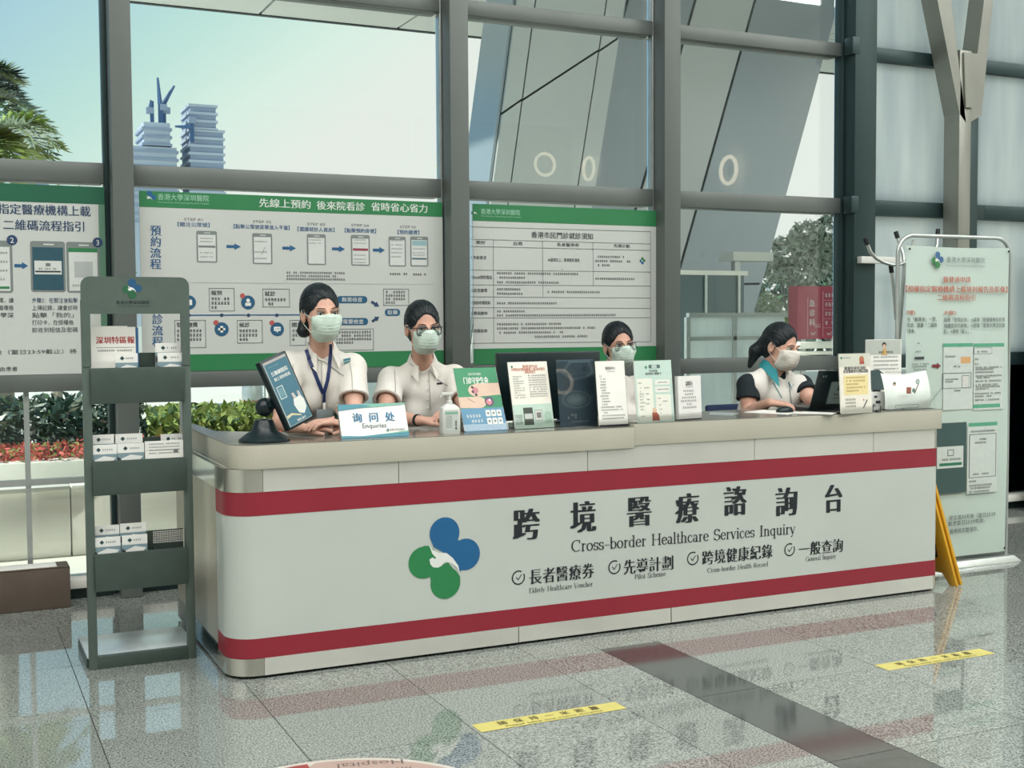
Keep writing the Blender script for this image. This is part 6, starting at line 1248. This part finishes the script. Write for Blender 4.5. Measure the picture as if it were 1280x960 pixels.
s1 = garment('blouse', P1, M['shirt'], w1, sleeve=.60, vneck=.05); tr = [bvh(s1)]; trb = [bvh(s1), bvh(b1)]
def collar(P, parent, m, r=.058, lift=.0, h=.03, open_=.5, flap=.045):
    nk, hd = np.array(P['neck']), np.array(P['head']); ax = unit(hd-nk+np.array((0, .02, 0))); fw = P['Rt']@np.array((0, -1, 0)); fw = unit(fw-ax*np.dot(fw, ax)); rt = np.cross(fw, ax)*-1; rt = unit(rt); vs = []; fs = []; n = 26; base = nk+ax*(.012+lift)
    for i in range(n+1):
        a = math.radians(open_*57.3+(360-2*open_*57.3)*i/n); d = fw*math.cos(a)+rt*math.sin(a); fr = max(0, math.cos(a)); dn = -ax*.030*fr
        e = abs(2*i/n-1)**4
        vs += [base+d*(r*.93)+dn, base+d*(r*.90)+ax*h*(1-.3*fr)+dn, base+d*(r*1.02)+ax*(h*.92)*(1-.3*fr)+dn, base+d*(r+.016+flap*.5*e)-ax*(.012+flap*e)+dn+fw*.028*e]
    for i in range(n):
        for j in range(4): fs.append((i*4+j, i*4+(j+1) % 4, (i+1)*4+(j+1) % 4, (i+1)*4+j))
    fs += [(0, 1, 2, 3), tuple(range(n*4, n*4+4))]; o = MB().add(vs, fs, m).build('collar', parent, True, fix=True); return o
cl1 = collar(P1, w1, M['shirt'], open_=.62, flap=.024); trb = [bvh(s1), bvh(b1), bvh(cl1)]
pip = ink(150, 148, 142)
drape(tr, [(398, 440), (392, 444), (396, 449), (405, 452), (412, 457), (420, 463), (430, 470)], .0016, pip, 'placket_piping', w1)
drape(tr, [(402, 452), (402, 480), (402, 508)], .0013, pip, 'placket_seam', w1); drape(tr, [(366, 456), (368, 480), (372, 505)], .0012, pip, 'sleeve_seam', w1); drape(tr, [(437, 450), (440, 470), (441, 495)], .0012, pip, 'sleeve_seam', w1)
lany = [drape(trb, [(378, 421), (381, 432), (386, 447), (392, 462), (398, 478), (404, 492)], 0, M['lany'], 'lanyard_strap', w1, flat=.016, lift=.005), drape(trb, [(412, 430), (412.5, 445), (411.5, 460), (409, 476), (405, 490)], 0, M['lany'], 'lanyard_strap', w1, flat=.015, lift=.005)]
drape(trb, [(405, 488), (404.5, 503)], 0, M['lany'], 'lanyard_tail', w1, flat=.012, lift=.006)
q = hit(tr, 404.5, 503, .008); MB().box(q-(.006, .003, .03), q+(.006, .003, .002), M['whitepl']).build('badge_clip', w1, bevel=.002); MB().box(q-(.036, .004, .066), q+(.036, -.001, -.026), ink(120, 132, 134)).build('badge_card', w1, bevel=.002)
q = hit(tr, 434, 452.5, .003); S = Sheet(q+np.array((-.016, -.004, -.008)), (1, .12, .18), (-.18, 0, 1), .001); S.rect(0, 0, .034, .020, ink(70, 134, 144), 1).rect(.0, .008, .034, .010, WHT, 2); S.build('name_patch', w1)
trousers(P1, M['navy'], w1)
# --- woman 2 : glasses, hands together
c = px3(529, 409, 5.18); Rt = rot(-8, 8)
P2 = dict(head=c, R=rot(-4, 8, -2), s=.97, Rt=Rt, neck=px3(528, 454, 5.27), shL=px3(489, 475, 5.30), shR=px3(568, 472, 5.24), elL=px3(480, 522, 5.12), elR=px3(585, 522, 5.04), pel=np.array((2.12, 5.44, .70)),
  wrL=px3(524, 528, 4.93), wrR=px3(577, 526, 4.90), handL=((1, -.1, .05), (0, 0, 1), (.2, -.8, .6), .5), handR=((-1, -.15, .1), (0, -.2, 1), (.2, .6, .8), .5), look=(-.1, -1, -.12))
P2['elL'][2] = .945; P2['elR'][2] = .94; P2['wrL'][2] = .93; P2['wrR'][2] = .955
for k, x in (('L', 1.96), ('R', 2.20)): P2['kn'+k] = np.array((x, 5.16, .62)); P2['an'+k] = np.array((x, 5.24, .25))
w2, b2 = figure('woman in white blouse with black spectacles and joined hands behind the sanitiser bottle', P2, M['skin2'])
hr = hair(w2, c, P2['R'], .97, part=0, hl=-.004, extra=[((-.03, .085, -.03), (0, .10, -.05), .030, .028)])
strands(hr, b2, c, P2['R'], .97, (0, .11, -.03)); mask(w2, c, P2['R'], .97, M['mask']); glasses(w2, c, P2['R'], .97, .0025)
s2 = garment('blouse', P2, M['shirt'], w2, sleeve=.62, vneck=.04); tr = [bvh(s2)]; collar(P2, w2, M['shirt'], open_=.55, flap=.018)
drape(tr, [(512, 455), (520, 459), (530, 461), (537, 462), (542, 470), (549, 476), (560, 482)], .0016, pip, 'placket_piping', w2); drape(tr, [(536, 464), (537, 485), (538, 512)], .0013, pip, 'placket_seam', w2); drape(tr, [(493, 463), (494, 480), (494, 503)], .0013, pip, 'sleeve_seam', w2)
for y in (476, 487, 499, 510):
    q = hit(tr, 535, y, .002)
    if q is not None: MB().lathe([(.0045, 0), (.004, .0015)], q, M['whitepl'], 10, (0, -1, 0)).build('button', w2)
q = hit(tr, 547, 479, .002)
if q is not None: MB().box(q-(.004, .004, .005), q+(.030, .002, .002), M['black']).build('pen_clip', w2)
wr = P2['wrL']; el = P2['elL']; ax = unit(wr-el); MB().lathe([(.0255, -.006), (.0265, 0), (.0255, .006)], wr-ax*.012, M['black'], 20, ax).build('watch_band', w2, True)
trousers(P2, M['navy'], w2)
# --- woman 3 : mostly hidden behind the papers
c = px3(774, 431, 5.62); Rt = rot(-10, 2)
P3 = dict(head=c, R=rot(-9, 3, -4), s=1.0, Rt=Rt, neck=c+np.array((0, .09, -.17)), shL=c+np.array((-.15, .11, -.235)), shR=c+np.array((.15, .08, -.235)), pel=c+np.array((0, .16, -.66)), look=(.1, -1, -.1))
P3['elL'] = P3['shL']+np.array((-.05, -.08, -.23)); P3['elR'] = P3['shR']+np.array((.05, -.08, -.23)); P3['wrL'] = P3['elL']+np.array((.06, -.20, -.02)); P3['wrR'] = P3['elR']+np.array((-.06, -.20, -.02))
P3['handL'] = ((.1, -1, 0), (0, 0, 1), (1, 0, 0), .4); P3['handR'] = ((-.1, -1, 0), (0, 0, 1), (-1, 0, 0), .4)
for k, dx in (('L', -.1), ('R', .1)): P3['kn'+k] = P3['pel']+np.array((dx, -.38, -.02)); P3['an'+k] = np.array((P3['pel'][0]+dx, P3['pel'][1]-.36, .075))
w3, b3 = figure('seated woman with thin spectacles peeking over the tall white notice', P3, M['skin2'], .005)
hr = hair(w3, c, P3['R'], 1.0, part=None, hl=-.006); strands(hr, b3, c, P3['R'], 1.0, (0, .11, -.03)); mask(w3, c, P3['R'], 1.0, M['mask']); glasses(w3, c, P3['R'], 1.0, .0012)
garment('blouse', P3, M['shirt'], w3, res=.007); trousers(P3, M['navy'], w3)
# --- woman 4 : vest with teal collar, looking down to the laptop
c = px3(977, 433, 5.16); Rt = rot(14, 6)
P4 = dict(head=c, R=rot(16, 14, 4), s=.98, Rt=Rt, neck=px3(966, 462, 5.20), shL=px3(935, 481, 5.21), shR=px3(1002, 482, 5.16), elL=px3(935, 519, 5.17), elR=px3(1014, 512, 5.06), pel=np.array((4.02, 5.44, .58)),
  wrL=px3(962, 512, 4.93), wrR=px3(1022, 512, 4.95), handL=((.75, -.65, -.05), (0, 0, 1), (1, .6, 0), .5), handR=((.5, -.85, 0), (0, 0, 1), (-1, -.2, 0), .5), look=(.15, -1, -.25))
P4['elL'][2] = .875; P4['elR'][2] = .93; P4['wrL'][2] = .945; P4['wrR'][2] = .94
for k, dx in (('L', -.1), ('R', .1)): P4['kn'+k] = P4['pel']+np.array((dx, -.36, -.04)); P4['an'+k] = np.array((P4['pel'][0]+dx, P4['pel'][1]-.34, .075))
w4, b4 = figure('seated woman with ponytail and white vest with teal collar at the laptop', P4, M['skin2'])
hr = hair(w4, c, P4['R'], .98, part=None, hl=-.006, extra=[((-.03, .09, -.01), (-.05, .12, -.06), .040, .036), ((-.05, .12, -.06), (-.055, .13, -.145), .036, .014)])
strands(hr, b4, c, P4['R'], .98, (-.02, .12, .0)); mask(w4, c, P4['R'], .98, M['maskw'])
t4 = garment('black_tshirt', P4, M['blackcl'], w4, g=.007, sleeve=.52, neckr=.054)
s4 = garment('vest', P4, M['shirt'], w4, g=.017, sleeves=False, wob=.003, neckr=.066, vneck=.10); tr = [bvh(s4)]
collar(P4, w4, M['teal'], r=.062, open_=.55, h=.028, flap=.05)
drape(tr, [(966, 478), (972, 488), (977, 497)], .0022, M['teal'], 'vest_edge', w4); drape(tr, [(986, 478), (988, 495), (990, 508)], .0016, ink(96, 110, 112), 'zip', w4)
q = hit(tr, 992, 481, .002)
if q is not None: S = Sheet(q+np.array((-.015, -.002, -.012)), (1, .15, .0), (0, 0, 1), .001); S.fuzz(0, .014, .04, .007, ink(120, 150, 156), 2); S.fuzz(0, .004, .03, .006, ink(120, 150, 156), 2); S.build('vest_emblem', w4)
trousers(P4, M['navy'], w4)
# seats for the seated staff
def chair(lab, x, y, h, rz=0, stool=False):
    t = thing('office_chair' if not stool else 'bar_stool', lab, 'chair', (x, y, 0))
    MB().lathe([(.0, -.03), (.19, -.03), (.21, 0), (.20, .025), (.0, .03)], (x, y, h-.03), M['navy'], 28).build('seat', t, True)
    MB().tube([(x, y, .08), (x, y, h-.06)], .022, M['chrome'], 12).build('column', t, True)
    if not stool: MB().box((x-.18, y+.20, h+.12), (x+.18, y+.235, h+.42), M['navy']).build('backrest', t, bevel=.012); MB().tube([(x, y+.1, h-.05), (x, y+.24, h), (x, y+.245, h+.2)], .012, M['black'], 8).build('back_bar', t, True)
    else: MB().tube([(x+.16*math.cos(a), y+.16*math.sin(a), .22) for a in np.linspace(0, 6.0, 20)], .009, M['chrome'], 8, closed=True).build('foot_ring', t, True)
    for k in range(5): a = 6.283*k/5+.3; MB().tube([(x, y, .09), (x+.25*math.cos(a), y+.25*math.sin(a), .04)], [.02, .014], M['black'], 8).build('leg', t, True); MB().lathe([(.02, -.012), (.02, .012)], (x+.25*math.cos(a), y+.25*math.sin(a), .021), M['black_soft'], 12, (-math.sin(a), math.cos(a), 0)).build('castor', t, True)
chair('high stool under the woman with black spectacles', P2['pel'][0], P2['pel'][1], .59, stool=True); chair('swivel chair under the woman peeking over the notice', P3['pel'][0], P3['pel'][1], P3['pel'][2]-.115); chair('swivel chair under the woman in a vest', P4['pel'][0], P4['pel'][1], P4['pel'][2]-.115)
